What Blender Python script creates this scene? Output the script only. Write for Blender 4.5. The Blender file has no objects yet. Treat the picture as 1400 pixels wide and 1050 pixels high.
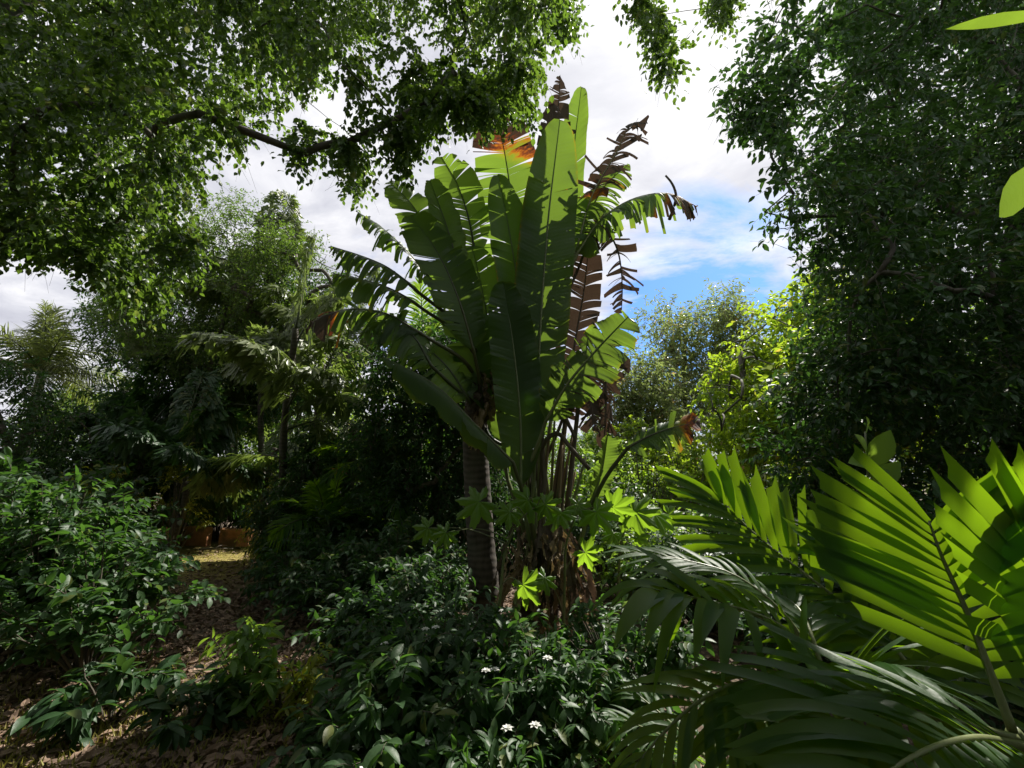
import bpy, math
import numpy as np
from mathutils import Vector

# ------------------------------------------------------------------ camera, world, sun, exposure
SC = bpy.context.scene
COL = SC.collection
FPX = 600.0
PITCH = math.radians(12.0)
CAM = np.array([0.0, 0.0, 1.6])
cp, sp = math.cos(PITCH), math.sin(PITCH)
cd = bpy.data.cameras.new('camera')
cam = bpy.data.objects.new('camera', cd)
COL.objects.link(cam)
cam.location = CAM
cam.rotation_euler = (math.pi/2 + PITCH, 0, 0)
cd.sensor_width = 36.0
cd.lens = 36.0*FPX/1400.0
cd.clip_start = 0.05
cd.clip_end = 2000
SC.camera = cam

SUN_AZ = math.radians(38.0)      # clockwise from +Y
SUN_EL = math.radians(48.5)
SUND = np.array([math.sin(SUN_AZ)*math.cos(SUN_EL), math.cos(SUN_AZ)*math.cos(SUN_EL), math.sin(SUN_EL)])

SC.view_settings.view_transform = 'Standard'
SC.view_settings.look = 'None'
SC.view_settings.exposure = 0.68
SC.view_settings.gamma = 1.0
SC.cycles.max_bounces = 8
SC.cycles.diffuse_bounces = 4
SC.cycles.glossy_bounces = 2
SC.cycles.transmission_bounces = 6
SC.cycles.caustics_reflective = False
SC.cycles.caustics_refractive = False
SC.cycles.sample_clamp_indirect = 6.0

W = bpy.data.worlds.new('World')
SC.world = W
W.use_nodes = True
nt = W.node_tree
nt.nodes.clear()


class NT:
    """small helper round a node tree"""
    def __init__(s, t): s.t = t
    def n(s, typ, **kw):
        nd = s.t.nodes.new(typ)
        for k, v in kw.items():
            if k.startswith('i_'):
                key = k[2:]
                key = int(key) if key.isdigit() else key.replace('_', ' ')
                nd.inputs[key].default_value = v
            else:
                setattr(nd, k, v)
        return nd
    def l(s, a, b): s.t.links.new(a, b)
    def math(s, op, a, b=None, clamp=False):
        m = s.n('ShaderNodeMath', operation=op, use_clamp=clamp)
        for i, v in enumerate((a, b)):
            if v is None: continue
            if isinstance(v, (int, float)): m.inputs[i].default_value = v
            else: s.l(v, m.inputs[i])
        return m.outputs[0]
    def mix(s, fac, a, b, mode='MIX'):
        m = s.n('ShaderNodeMix', data_type='RGBA', blend_type=mode)
        for k, v in ((0, fac), (6, a), (7, b)):
            if isinstance(v, (int, float)): m.inputs[k].default_value = v
            elif isinstance(v, tuple): m.inputs[k].default_value = v if len(v) == 4 else v + (1,)
            else: s.l(v, m.inputs[k])
        return m.outputs[2]
    def ramp(s, fac, stops, interp='LINEAR'):
        r = s.n('ShaderNodeValToRGB')
        r.color_ramp.interpolation = interp
        e = r.color_ramp.elements
        while len(e) > 1: e.remove(e[-1])
        for i, (p, c) in enumerate(stops):
            el = e[0] if i == 0 else e.new(p)
            el.position = p
            el.color = (c, c, c, 1) if isinstance(c, (int, float)) else tuple(c) + (1,)
        s.l(fac, r.inputs[0])
        return r.outputs[0]


g = NT(nt)
sky = g.n('ShaderNodeTexSky', sky_type='NISHITA', sun_disc=False, sun_elevation=SUN_EL, sun_rotation=SUN_AZ,
          altitude=20, air_density=1.0, dust_density=0.6, ozone_density=1.6)
tc = g.n('ShaderNodeTexCoord')
sx = g.n('ShaderNodeSeparateXYZ')
g.l(tc.outputs['Generated'], sx.inputs[0])
zz = g.math('ADD', g.math('MAXIMUM', sx.outputs[2], 0.0), 0.22)
cx = g.n('ShaderNodeCombineXYZ')
g.l(g.math('DIVIDE', sx.outputs[0], zz), cx.inputs[0])
g.l(g.math('DIVIDE', sx.outputs[1], zz), cx.inputs[1])
n1 = g.n('ShaderNodeTexNoise', i_Scale=1.5, i_Detail=9.0, i_Roughness=0.62, i_Distortion=0.35)
n2 = g.n('ShaderNodeTexNoise', i_Scale=2.6, i_Detail=9.0, i_Roughness=0.62, i_Distortion=0.5)
mp = g.n('ShaderNodeMapping')
mp.inputs['Location'].default_value = (3.1, 1.7, 0)
mp.inputs['Scale'].default_value = (1.0, 1.6, 1.0)
mp.inputs['Rotation'].default_value = (0, 0, 0.5)
g.l(cx.outputs[0], mp.inputs[0])
g.l(mp.outputs[0], n1.inputs['Vector'])
g.l(mp.outputs[0], n2.inputs['Vector'])


def ray(px, py):
    """direction through a photo pixel (1400 x 1050)"""
    r, u = (px-700.0)/FPX, (525.0-py)/FPX
    return np.array([r, cp-u*sp, sp+u*cp])


def dirdot(px, py):
    d = ray(px, py); d = d/np.linalg.norm(d)
    v = g.n('ShaderNodeVectorMath', operation='DOT_PRODUCT')
    g.l(tc.outputs['Generated'], v.inputs[0])
    v.inputs[1].default_value = d
    return v.outputs['Value']


# the break in the clouds: one wide clear gap beyond the big plant, one small low behind it
clear1 = g.ramp(dirdot(962, 402), [(0.968, 0.0), (0.996, 1.0)])
clear2 = g.ramp(dirdot(540, 385), [(0.982, 0.0), (0.998, 1.0)])
clear3 = g.ramp(dirdot(860, 520), [(0.975, 0.0), (0.995, 1.0)])
dens = g.math('ADD', n1.outputs['Fac'], 0.30)
dens = g.math('SUBTRACT', dens, g.math('MULTIPLY', clear1, 0.36))
dens = g.math('SUBTRACT', dens, g.math('MULTIPLY', clear2, 0.22))
dens = g.math('SUBTRACT', dens, g.math('MULTIPLY', clear3, 0.22))
cover = g.ramp(dens, [(0.44, 0.0), (0.53, 0.55), (0.68, 1.0)])
near_sun = g.ramp(dirdot(1020, -10), [(0.90, 0.0), (0.97, 0.22), (1.0, .65)])
shade = g.ramp(n2.outputs["Fac"], [(0.30, (3.9, 3.95, 4.5)), (0.46, (4.9, 4.95, 5.4)), (0.56, (5.9, 5.9, 6.2)), (0.68, (7.2, 7.2, 7.3))])
cloudc = g.mix(near_sun, shade, (8.6, 8.5, 8.4))
skyc = g.mix(1.0, sky.outputs[0], (0.46, 0.74, 1.12), "MULTIPLY")
col = g.mix(cover, skyc, cloudc)
bg = g.n('ShaderNodeBackground')
bg.inputs['Strength'].default_value = 0.10
g.l(col, bg.inputs['Color'])
wo = g.n('ShaderNodeOutputWorld')
g.l(bg.outputs[0], wo.inputs['Surface'])

sl = bpy.data.lights.new('sun', 'SUN')
sl.energy = 5.0
sl.angle = math.radians(0.5)
sl.color = (1.0, 0.95, 0.86)
sun = bpy.data.objects.new('sun', sl)
COL.objects.link(sun)
sun.rotation_euler = Vector(SUND).to_track_quat('Z', 'Y').to_euler()
sun.location = (20, 25, 40)

# ------------------------------------------------------------------ helpers


def at(px, py, Y):
    d = ray(px, py)
    return CAM + d*(Y/d[1])


def gnd(px, Y):
    """ground point under photo column px at distance Y"""
    k = -1.6/Y
    u = (k*cp-sp)/(cp+k*sp)
    return np.array([(px-700.0)/FPX*Y/(cp-u*sp), Y, 0.0])


def nrm(v):
    v = np.asarray(v, float)
    return v/np.maximum(np.linalg.norm(v, axis=-1, keepdims=True), 1e-9)


def spline(pts, n):
    P = np.asarray(pts, float)
    if len(P) == 2:
        t = np.linspace(0, 1, n)[:, None]
        return P[0]*(1-t)+P[1]*t
    d = np.linalg.norm(np.diff(P, axis=0), axis=1)
    s = np.concatenate([[0], np.cumsum(d)])
    m = np.gradient(P, s, axis=0)
    x = np.linspace(0, s[-1], n)
    i = np.clip(np.searchsorted(s, x, side='right')-1, 0, len(P)-2)
    h = (s[i+1]-s[i])[:, None]
    t = ((x-s[i])[:, None])/h
    return ((2*t**3-3*t**2+1)*P[i]+(t**3-2*t**2+t)*h*m[i]+(-2*t**3+3*t**2)*P[i+1]+(t**3-t**2)*h*m[i+1])


class MB:
    """collects verts and faces, builds ONE mesh object"""
    def __init__(s):
        s.V, s.F, s.n = [], [], 0
        s.rnd, s.dry, s.uv = [], [], []
    def add(s, V, faces, rnd=0.5, dry=0.0, uv=None):
        V = np.asarray(V, float).reshape(-1, 3)
        m = len(V)
        if m == 0: return
        s.V.append(V)
        for f in faces:
            f = np.asarray(f)
            if len(f): s.F.append(f+s.n)
        s.rnd.append(np.broadcast_to(np.asarray(rnd, float), (m,)))
        s.dry.append(np.broadcast_to(np.asarray(dry, float), (m,)))
        s.uv.append(np.zeros((m, 2)) if uv is None else np.asarray(uv, float).reshape(-1, 2))
        s.n += m
    def build(s, name, mat, parent=None, org=None, smooth=True):
        V = np.concatenate(s.V)
        if org is not None: V = V-np.asarray(org)
        me = bpy.data.meshes.new(name)
        sizes = np.concatenate([np.full(len(f), f.shape[1]) for f in s.F])
        loops = np.concatenate([f.ravel() for f in s.F])
        me.vertices.add(len(V)); me.loops.add(len(loops)); me.polygons.add(len(sizes))
        me.vertices.foreach_set('co', V.ravel().astype(np.float32))
        me.loops.foreach_set('vertex_index', loops.astype(np.int32))
        st = np.concatenate([[0], np.cumsum(sizes)[:-1]])
        me.polygons.foreach_set('loop_start', st.astype(np.int32))
        me.polygons.foreach_set('use_smooth', np.full(len(sizes), smooth))
        for nm, arr in (('rnd', s.rnd), ('dry', s.dry)):
            a = me.attributes.new(nm, 'FLOAT', 'POINT')
            a.data.foreach_set('value', np.concatenate(arr).astype(np.float32))
        a = me.attributes.new('uvw', 'FLOAT2', 'POINT')
        a.data.foreach_set('vector', np.concatenate(s.uv).ravel().astype(np.float32))
        me.update(calc_edges=True)
        me.validate()
        me.materials.append(mat)
        o = bpy.data.objects.new(name, me)
        COL.objects.link(o)
        if parent is not None: o.parent = parent
        return o


def tag(o, label=None, cat=None, group=None, kind=None):
    if label: o['label'] = label
    if cat: o['category'] = cat
    if group: o['group'] = group
    if kind: o['kind'] = kind
    return o


def thing(name, label, cat, loc, group=None):
    o = bpy.data.objects.new(name, None)
    o.empty_display_size = 0.2
    COL.objects.link(o)
    o.location = [float(x) for x in loc]
    return tag(o, label, cat, group)


def dup(root, loc, rz=0.0, scale=1.0, label=None, group=None):
    r = root.copy(); COL.objects.link(r)
    r.location = [float(x) for x in loc]; r.rotation_euler = (0, 0, rz)
    r.scale = (scale, scale, scale) if isinstance(scale, (int, float)) else scale
    if label: r['label'] = label
    if group: r['group'] = group
    for ch in list(root.children):
        c = ch.copy(); COL.objects.link(c); c.parent = r
        for gc in list(ch.children):
            d = gc.copy(); COL.objects.link(d); d.parent = c
    return r


def frames(P):
    T = np.gradient(P, axis=0)
    T = nrm(T)
    ref = np.where(np.abs(T[:, 2:3]) > 0.95, np.array([[1.0, 0, 0]]), np.array([[0, 0, 1.0]]))
    A = nrm(np.cross(T, ref)); B = np.cross(T, A)
    return T, A, B


def tube(mb, P, r0, r1=None, sides=8, rnd=0.5, dry=0.0, rad=None, rough=0.0, rng=None):
    P = np.asarray(P, float); K = len(P)
    R = np.linspace(r0, r0 if r1 is None else r1, K) if rad is None else np.asarray(rad, float)
    T, A, B = frames(P)
    a = np.linspace(0, 2*np.pi, sides, endpoint=False)
    ring = R[:, None, None]*(np.cos(a)[None, :, None]*A[:, None]+np.sin(a)[None, :, None]*B[:, None])
    if rough and rng is not None:
        ring = ring*(1+rough*rng.standard_normal((K, sides, 1)))
    V = (P[:, None]+ring).reshape(-1, 3)
    i, j = np.meshgrid(np.arange(K-1), np.arange(sides), indexing='ij')
    j2 = (j+1) % sides
    F = np.stack([i*sides+j, i*sides+j2, (i+1)*sides+j2, (i+1)*sides+j], -1).reshape(-1, 4)
    cap = np.array([list(range(sides))[::-1], [(K-1)*sides+q for q in range(sides)]])
    uv = np.stack(np.meshgrid(np.linspace(0, 1, K), a, indexing='ij'), -1)
    mb.add(V, [F, cap], rnd, dry, uv)


def tubes_batch(mb, P, R, sides=3, rnd=0.5):
    """P (T,K,3) paths, R (K,) or (T,K) radii"""
    Tn, K, _ = P.shape
    if Tn == 0: return
    D = nrm(P[:, -1]-P[:, 0])
    ref = np.where(np.abs(D[:, 2:3]) > 0.9, np.array([[1.0, 0, 0]]), np.array([[0, 0, 1.0]]))
    A = nrm(np.cross(D, ref)); B = np.cross(D, A)
    a = np.linspace(0, 2*np.pi, sides, endpoint=False)
    ring = np.cos(a)[None, :, None]*A[:, None]+np.sin(a)[None, :, None]*B[:, None]
    R = np.broadcast_to(R, (Tn, K))
    V = P[:, :, None]+R[:, :, None, None]*ring[:, None]
    t, i, j = np.meshgrid(np.arange(Tn), np.arange(K-1), np.arange(sides), indexing='ij')
    j2 = (j+1) % sides
    b = t*K*sides
    F = np.stack([b+i*sides+j, b+i*sides+j2, b+(i+1)*sides+j2, b+(i+1)*sides+j], -1).reshape(-1, 4)
    mb.add(V, [F], rnd)


# leaf shapes: length 1 along x
def T_LO(w=0.25):
    return (np.array([(0, 0, 0), (.42, w, .07), (1, 0, -.10), (.42, -w, .07)]),
            [np.array([(0, 2, 1), (0, 3, 2)])])


def T_MID(w=0.22):
    V = np.array([(0, 0, 0), (.5, 0, .0), (1, 0, -.18), (.25, w*.85, .06), (.62, w*.9, .03), (.25, -w*.85, .06), (.62, -w*.9, .03)])
    return V, [np.array([(0, 1, 3), (0, 5, 1)]), np.array([(1, 2, 4, 3), (1, 5, 6, 2)])]


def T_HI(w=0.2, curl=0.28, v=0.30):
    ts = np.array([0, .12, .3, .5, .7, .87, 1.0])
    ws = np.array([.06, .45, .86, 1.0, .82, .42, .0])*w
    rows = []
    for t, q in zip(ts, ws):
        z = 0.12*t-curl*t*t
        rows += [(t, q, z+v*q), (t, 0, z), (t, -q, z+v*q)]
    F = []
    for i in range(len(ts)-1):
        a = i*3
        F += [(a, a+1, a+4, a+3), (a+1, a+2, a+5, a+4)]
    return np.array(rows), [np.array(F)]


def add_leaves(mb, tmpl, P, D, N, S, rnd, dry=0.0):
    tv, tf = tmpl
    n, m = len(P), len(tv)
    if n == 0: return
    X = nrm(D); Y = nrm(np.cross(N, X)); Z = np.cross(X, Y)
    V = P[:, None]+np.asarray(S)[:, None, None]*(tv[None, :, 0:1]*X[:, None]+tv[None, :, 1:2]*Y[:, None]+tv[None, :, 2:3]*Z[:, None])
    off = (np.arange(n)*m)[:, None, None]
    F = [(f[None]+off).reshape(-1, f.shape[1]) for f in tf]
    uv = np.tile(np.stack([tv[:, 0], tv[:, 1]], -1)[None], (n, 1, 1))
    mb.add(V, F, np.repeat(rnd, m), np.repeat(np.broadcast_to(dry, (n,)), m), uv)


GAPS = []          # sunlit places: the crowns have openings on the line from here to the sun (point, radius)


def open_to_sun(P, more=0.0):
    keep = np.ones(len(P), bool)
    for q, r in GAPS:
        d = P-q
        t = d @ SUND
        dist = np.linalg.norm(d-t[:, None]*SUND, axis=1)
        keep &= ~((t > 0.25) & (dist < r+more))
    return keep


def sprays(lb, wb, O, D, L, droop, nlf, ls, tmpl, rng, side=.8, lean=.35, ldroop=.25, up=1.0, nn=.45,
           start=.12, twr=.004, gaps=False, tiprnd=.0, hold=None):
    """leafy twigs from O along D, all at once"""
    T = len(O)
    if T == 0: return
    t = np.clip(np.linspace(start, 1, nlf)[None]+rng.uniform(-.06, .06, (T, nlf)), 0.02, 1.02)
    g3 = np.array([0, 0, -1.0])
    L = np.broadcast_to(L, (T,)); droop = np.broadcast_to(droop, (T,))
    P = O[:, None]+D[:, None]*(L[:, None]*t)[..., None]+g3*(droop[:, None]*L[:, None]*t*t)[..., None]
    tan = nrm(D[:, None]+g3*(2*droop[:, None]*t)[..., None])
    ref = nrm(rng.standard_normal((T, 1, 3))*.5+np.array([0, 0, 1.0]))
    sd = nrm(np.cross(tan, np.broadcast_to(ref, tan.shape)))
    alt = np.where(np.arange(nlf) % 2 == 0, 1.0, -1.0)[None, :, None]
    ld = nrm(tan*(1-side*.5)+sd*alt*side+rng.standard_normal((T, nlf, 3))*lean+g3*ldroop)
    N = nrm(rng.standard_normal((T, nlf, 3))*nn+np.array([0, 0, up])-tan*.1)
    S = ls*rng.uniform(.65, 1.2, (T, nlf))
    rn = np.clip(rng.uniform(0, 1, (T, nlf))*.55+rng.uniform(0, .45, (T, 1))+tiprnd*t, 0, 1)
    P, ld, N, S, rn = P.reshape(-1, 3), ld.reshape(-1, 3), N.reshape(-1, 3), S.ravel(), rn.ravel()
    keep = np.ones(len(P), bool)
    if gaps: keep &= open_to_sun(P)
    if hold is not None: keep &= hold(P)
    add_leaves(lb, tmpl, P[keep], ld[keep], N[keep], S[keep], rn[keep])
    if wb is not None:
        k = np.linspace(0, 1, 4)
        Q = O[:, None]+D[:, None]*(L[:, None]*k)[..., None]+g3*(droop[:, None]*L[:, None]*k*k)[..., None]
        ok = np.ones(T, bool)
        if gaps: ok &= open_to_sun(Q[:, 1]) & open_to_sun(Q[:, 3])
        if hold is not None: ok &= hold(Q[:, 2])
        tubes_batch(wb, Q[ok], np.linspace(twr, twr*.35, 4))


def clump_sprays(lb, wb, C, R, ntw, tl, droop, nlf, ls, tmpl, rng, out=.8, down=.1, **kw):
    n = len(C)
    tl = np.repeat(np.broadcast_to(np.asarray(tl, float), (n,)), ntw)
    C = np.repeat(C, ntw, 0); R = np.repeat(np.broadcast_to(np.asarray(R, float), (n,)), ntw)
    u = nrm(rng.standard_normal((n*ntw, 3)))
    O = C+u*(R*rng.uniform(0, 1, n*ntw)**.6*.8)[:, None]
    D = nrm(u*out+rng.standard_normal((n*ntw, 3))*.45+np.array([0, 0, -down]))
    L = tl*rng.uniform(.6, 1.25, n*ntw)
    sprays(lb, wb, O, D, L, droop*rng.uniform(.5, 1.4, n*ntw), nlf, ls, tmpl, rng, **kw)


def skeleton(wb, trunk, nodes, r0, rng, rtip=.008, sag=.05, sides=6, power=.48, trunk_sides=12, trunk_r=None):
    """trunk polyline plus limbs that reach every node (minimum spanning tree grown from the trunk)"""
    tr = np.asarray(trunk, float)
    if trunk_r is None: trunk_r = np.linspace(r0, r0*.35, 14)
    tube(wb, spline(tr, len(trunk_r)), r0, rad=trunk_r, sides=trunk_sides, rough=.03, rng=rng)
    base = spline(tr, 9)[4:]
    pts = [p for p in base]; par = [-1]*len(pts)
    nodes = np.asarray(nodes, float)
    left = list(range(len(nodes)))
    idx = {}
    dmin = np.full(len(nodes), 1e9); who = np.zeros(len(nodes), int)
    plen = [0.0]*len(pts)
    for k, p in enumerate(pts):
        d = np.linalg.norm(nodes-p, axis=1)
        m = d < dmin; dmin[m] = d[m]; who[m] = k
    while left:
        la = np.array(left)
        i = la[np.argmin(dmin[la])]
        pts.append(nodes[i]); par.append(int(who[i])); plen.append(plen[who[i]]+dmin[i]); left.remove(i)
        k = len(pts)-1
        d = np.linalg.norm(nodes-nodes[i], axis=1)+.25*0
        m = d < dmin; dmin[m] = d[m]; who[m] = k
    cnt = np.ones(len(pts))
    for k in range(len(pts)-1, -1, -1):
        if par[k] >= 0: cnt[par[k]] += cnt[k]
    for k in range(len(pts)):
        if par[k] < 0: continue
        a, b = pts[par[k]], pts[k]
        ra = min(rtip*cnt[k]**power*1.15, r0*.5); rb = rtip*max(cnt[k]-1, .6)**power
        mid = (a+b)/2+rng.standard_normal(3)*.07*np.linalg.norm(b-a)+np.array([0, 0, sag*np.linalg.norm(b-a)])
        tube(wb, spline([a, mid, b], 6), ra, rb, sides=sides)


def in_poly(x, y, poly):
    poly = np.asarray(poly, float)
    ins = np.zeros(len(x), bool)
    j = len(poly)-1
    for i in range(len(poly)):
        xi, yi = poly[i]; xj, yj = poly[j]
        c = ((yi > y) != (yj > y)) & (x < (xj-xi)*(y-yi)/(yj-yi+1e-12)+xi)
        ins ^= c
        j = i
    return ins


def clumps_in(poly, n, Y0, Y1, rng, mind=0.0):
    poly = np.asarray(poly, float)
    lo, hi = poly.min(0), poly.max(0)
    out = []
    tries = 0
    while len(out) < n and tries < n*60:
        tries += 1
        x, y = rng.uniform(lo[0], hi[0]), rng.uniform(lo[1], hi[1])
        if not in_poly(np.array([x]), np.array([y]), poly)[0]: continue
        p = at(x, y, rng.uniform(Y0, Y1))
        if mind and out and np.min(np.linalg.norm(np.array(out)-p, axis=1)) < mind: continue
        if p[2] < .25: continue
        out.append(p)
    return np.array(out)


# ------------------------------------------------------------------ materials

def newmat(name):
    m = bpy.data.materials.new(name); m.use_nodes = True
    m.node_tree.nodes.clear()
    return m, NT(m.node_tree)


def leaf_mat(name, lo, hi, tr, rough=.42, tfac=.42, spec=.5, veins=0, dryc=None, bump=.15, warm=None):
    """lo..hi leaf colour by leaf; tr the colour of light coming through"""
    m, g = newmat(name)
    a = g.n('ShaderNodeAttribute', attribute_name='rnd').outputs['Fac']
    d = g.n('ShaderNodeAttribute', attribute_name='dry').outputs['Fac']
    uv = g.n('ShaderNodeAttribute', attribute_name='uvw').outputs['Vector']
    oc = g.n('ShaderNodeTexCoord').outputs['Object']
    nz = g.n('ShaderNodeTexNoise', i_Scale=9.0, i_Detail=4.0)
    g.l(oc, nz.inputs['Vector'])
    f = g.math('ADD', g.math('MULTIPLY', a, .7), g.math('MULTIPLY', nz.outputs['Fac'], .3), True)
    stops = [(0.0, lo), (0.8, hi)]
    if warm: stops = [(0.0, lo), (.62, hi), (.70, hi), (.80, warm)]
    base = g.ramp(f, stops)
    trc = g.mix(g.math('MULTIPLY', a, .8), tr, tuple(x*.62 for x in tr))
    if warm:
        trc = g.mix(g.ramp(a, [(.82, 0.), (.97, .8)]), trc, tuple(min(1, x*4.5) for x in warm))
    hgt = None
    if veins:
        w = g.n('ShaderNodeTexWave', wave_type='BANDS', bands_direction='X', i_Scale=veins, i_Distortion=3.0, i_Detail=2.0)
        w.inputs['Detail Scale'].default_value = 1.5
        g.l(uv, w.inputs['Vector'])
        base = g.mix(g.math('MULTIPLY', w.outputs['Fac'], .10), base, tuple(min(1, x*1.7) for x in hi))
        trc = g.mix(g.math('MULTIPLY', w.outputs['Fac'], .10), trc, tuple(x*.6 for x in tr))
        hgt = w.outputs['Fac']
    n3 = g.n('ShaderNodeTexNoise', i_Scale=6.0, i_Detail=6.0, i_Roughness=.7)
    mv = g.n('ShaderNodeMapping'); mv.inputs['Scale'].default_value = (7.0, .45, 1.0) if veins else (1, 1, 1)
    g.l(uv if veins else oc, mv.inputs[0]); g.l(mv.outputs[0], n3.inputs['Vector'])
    dd = g.math('ADD', d, g.math('MULTIPLY', g.math('SUBTRACT', n3.outputs['Fac'], .5), g.math('MULTIPLY', g.math('MINIMUM', d, .5), 2.4)), True)
    dc = g.ramp(dd, [(0.0, (0, 0, 0)), (.18, (.17, .20, .02)), (.30, (.36, .13, .015)), (.38, (.20, .055, .02)), (.5, (.085, .06, .045)), (1.0, (.125, .10, .075))])
    df = g.ramp(dd, [(0.05, 0.0), (.25, 1.0)])
    base = g.mix(df, base, dc)
    dtr = g.ramp(dd, [(0.15, (.45, .48, .03)), (.30, (.6, .2, .02)), (.4, (.25, .06, .02)), (.52, (.06, .035, .022))])
    trc = g.mix(df, trc, dtr)
    p = g.n('ShaderNodeBsdfPrincipled')
    g.l(base, p.inputs['Base Color'])
    g.l(g.mix(df, (rough,)*3, (.8,)*3), p.inputs['Roughness'])
    p.inputs['Specular IOR Level'].default_value = spec
    bp = g.n('ShaderNodeBump', i_Strength=bump, i_Distance=.01)
    if hgt is not None:
        g.l(hgt, bp.inputs['Height'])
    else:
        nb = g.n('ShaderNodeTexNoise', i_Scale=60.0, i_Detail=2.0)
        g.l(oc, nb.inputs['Vector']); g.l(nb.outputs['Fac'], bp.inputs['Height'])
    g.l(bp.outputs[0], p.inputs['Normal'])
    t = g.n('ShaderNodeBsdfTranslucent')
    g.l(trc, t.inputs['Color'])
    mx = g.n('ShaderNodeMixShader')
    mx.inputs[0].default_value = tfac
    g.l(p.outputs[0], mx.inputs[1]); g.l(t.outputs[0], mx.inputs[2])
    o = g.n('ShaderNodeOutputMaterial')
    g.l(mx.outputs[0], o.inputs['Surface'])
    return m


def bark_mat(name, c1, c2, rings=0.0, scale=8.0, bump=.5, stretch=.25):
    m, g = newmat(name)
    oc = g.n('ShaderNodeTexCoord').outputs['Object']
    mp = g.n('ShaderNodeMapping'); mp.inputs['Scale'].default_value = (1, 1, stretch)
    g.l(oc, mp.inputs[0])
    nz = g.n('ShaderNodeTexNoise', i_Scale=scale, i_Detail=8.0, i_Roughness=.65)
    g.l(mp.outputs[0], nz.inputs['Vector'])
    f = nz.outputs['Fac']
    if rings:
        w = g.n('ShaderNodeTexWave', wave_type='BANDS', bands_direction='Z', i_Scale=rings, i_Distortion=5.0, i_Detail=3.0)
        g.l(oc, w.inputs['Vector'])
        f = g.math('ADD', g.math('MULTIPLY', f, .78), g.math('MULTIPLY', w.outputs['Fac'], .22))
    c = g.ramp(f, [(.3, c1), (.7, c2)])
    n2 = g.n('ShaderNodeTexNoise', i_Scale=2.3, i_Detail=5.0)
    g.l(oc, n2.inputs['Vector'])
    c = g.mix(g.ramp(n2.outputs['Fac'], [(.5, 0.0), (.7, .5)]), c, (.10, .12, .07))
    p = g.n('ShaderNodeBsdfPrincipled'); p.inputs['Roughness'].default_value = .85
    g.l(c, p.inputs['Base Color'])
    b = g.n('ShaderNodeBump', i_Strength=bump, i_Distance=.03)
    g.l(f, b.inputs['Height']); g.l(b.outputs[0], p.inputs['Normal'])
    o = g.n('ShaderNodeOutputMaterial'); g.l(p.outputs[0], o.inputs['Surface'])
    return m


M = {}
M['fig'] = leaf_mat('fig_leaf', (.034, .07, .018), (.065, .12, .03), (.25, .43, .04), tfac=.38, warm=(.12, .13, .03))
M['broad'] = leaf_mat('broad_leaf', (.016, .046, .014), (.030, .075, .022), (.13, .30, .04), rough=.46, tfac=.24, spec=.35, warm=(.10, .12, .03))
M['lime'] = leaf_mat('lime_leaf', (.06, .14, .02), (.13, .21, .025), (.55, .78, .04), tfac=.48, warm=(.32, .15, .03))
M['grey'] = leaf_mat('grey_leaf', (.08, .12, .055), (.15, .18, .08), (.42, .54, .14), tfac=.40, warm=(.20, .12, .05))
M['fresh'] = leaf_mat('fresh_leaf', (.05, .13, .02), (.10, .20, .03), (.38, .60, .05), tfac=.46)
M['shrub'] = leaf_mat('shrub_leaf', (.022, .06, .024), (.05, .10, .035), (.15, .36, .04), rough=.46, tfac=.30, spec=.32, warm=(.11, .13, .03))
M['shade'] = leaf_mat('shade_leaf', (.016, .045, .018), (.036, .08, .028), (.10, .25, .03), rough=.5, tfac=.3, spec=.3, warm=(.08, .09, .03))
M['yellow'] = leaf_mat('yellow_leaf', (.12, .17, .015), (.22, .23, .02), (.55, .60, .03), tfac=.42)
M['banana'] = leaf_mat('banana_leaf', (.021, .050, .018), (.038, .076, .024), (.32, .52, .05), rough=.42, tfac=.40, veins=14, bump=.14, spec=.35)
M['palm'] = leaf_mat('palm_leaf', (.02, .06, .015), (.04, .10, .02), (.36, .63, .012), rough=.48, tfac=.48, spec=.32, bump=.1)
M['fishtail'] = leaf_mat('fishtail_leaf', (.075, .12, .045), (.19, .22, .09), (.34, .48, .08), rough=.4, tfac=.38)
M['palmdull'] = leaf_mat('palm_dull_leaf', (.06, .085, .035), (.13, .14, .06), (.30, .38, .07), rough=.45, tfac=.40)
M['lobed'] = leaf_mat('lobed_leaf', (.05, .12, .02), (.09, .17, .025), (.46, .78, .04), rough=.4, tfac=.45)
M['straw'] = leaf_mat('straw_leaf', (.20, .145, .085), (.34, .26, .16), (.30, .2, .08), rough=.8, tfac=.25)
M['redfrond'] = leaf_mat('dead_frond', (.11, .035, .02), (.20, .07, .035), (.3, .08, .03), rough=.7, tfac=.3)
M['grass'] = leaf_mat('grass_blade', (.22, .24, .05), (.42, .36, .12), (.5, .5, .08), rough=.6, tfac=.35)
M['petal'] = leaf_mat('white_petal', (.7, .7, .66), (.82, .82, .78), (.7, .7, .65), rough=.5, tfac=.3)
M['redpetal'] = leaf_mat('red_petal', (.55, .12, .05), (.65, .2, .07), (.7, .2, .06), rough=.5, tfac=.3)
M['stalk'] = leaf_mat('stalk', (.10, .14, .05), (.19, .21, .09), (.1, .1, .03), rough=.4, tfac=.05)
M['darkstalk'] = leaf_mat('dark_stalk', (.04, .06, .025), (.08, .09, .035), (.1, .1, .03), rough=.45, tfac=.04)
M['bark'] = bark_mat('bark', (.05, .042, .034), (.16, .14, .115))
M['twig'] = bark_mat('twig_bark', (.05, .04, .028), (.13, .11, .08), scale=14)
M['palebark'] = bark_mat('pale_bark', (.18, .16, .13), (.34, .31, .26), rings=2.0)
M['palmbark'] = bark_mat('palm_bark', (.035, .028, .022), (.11, .088, .07), rings=4.5, bump=.3, scale=12)

# ------------------------------------------------------------------ the ground

def gz(x, y):
    return .035*np.sin(x*1.3+.4)*np.cos(y*1.1)+.02*np.sin(x*3.1+y*2.3)


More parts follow.
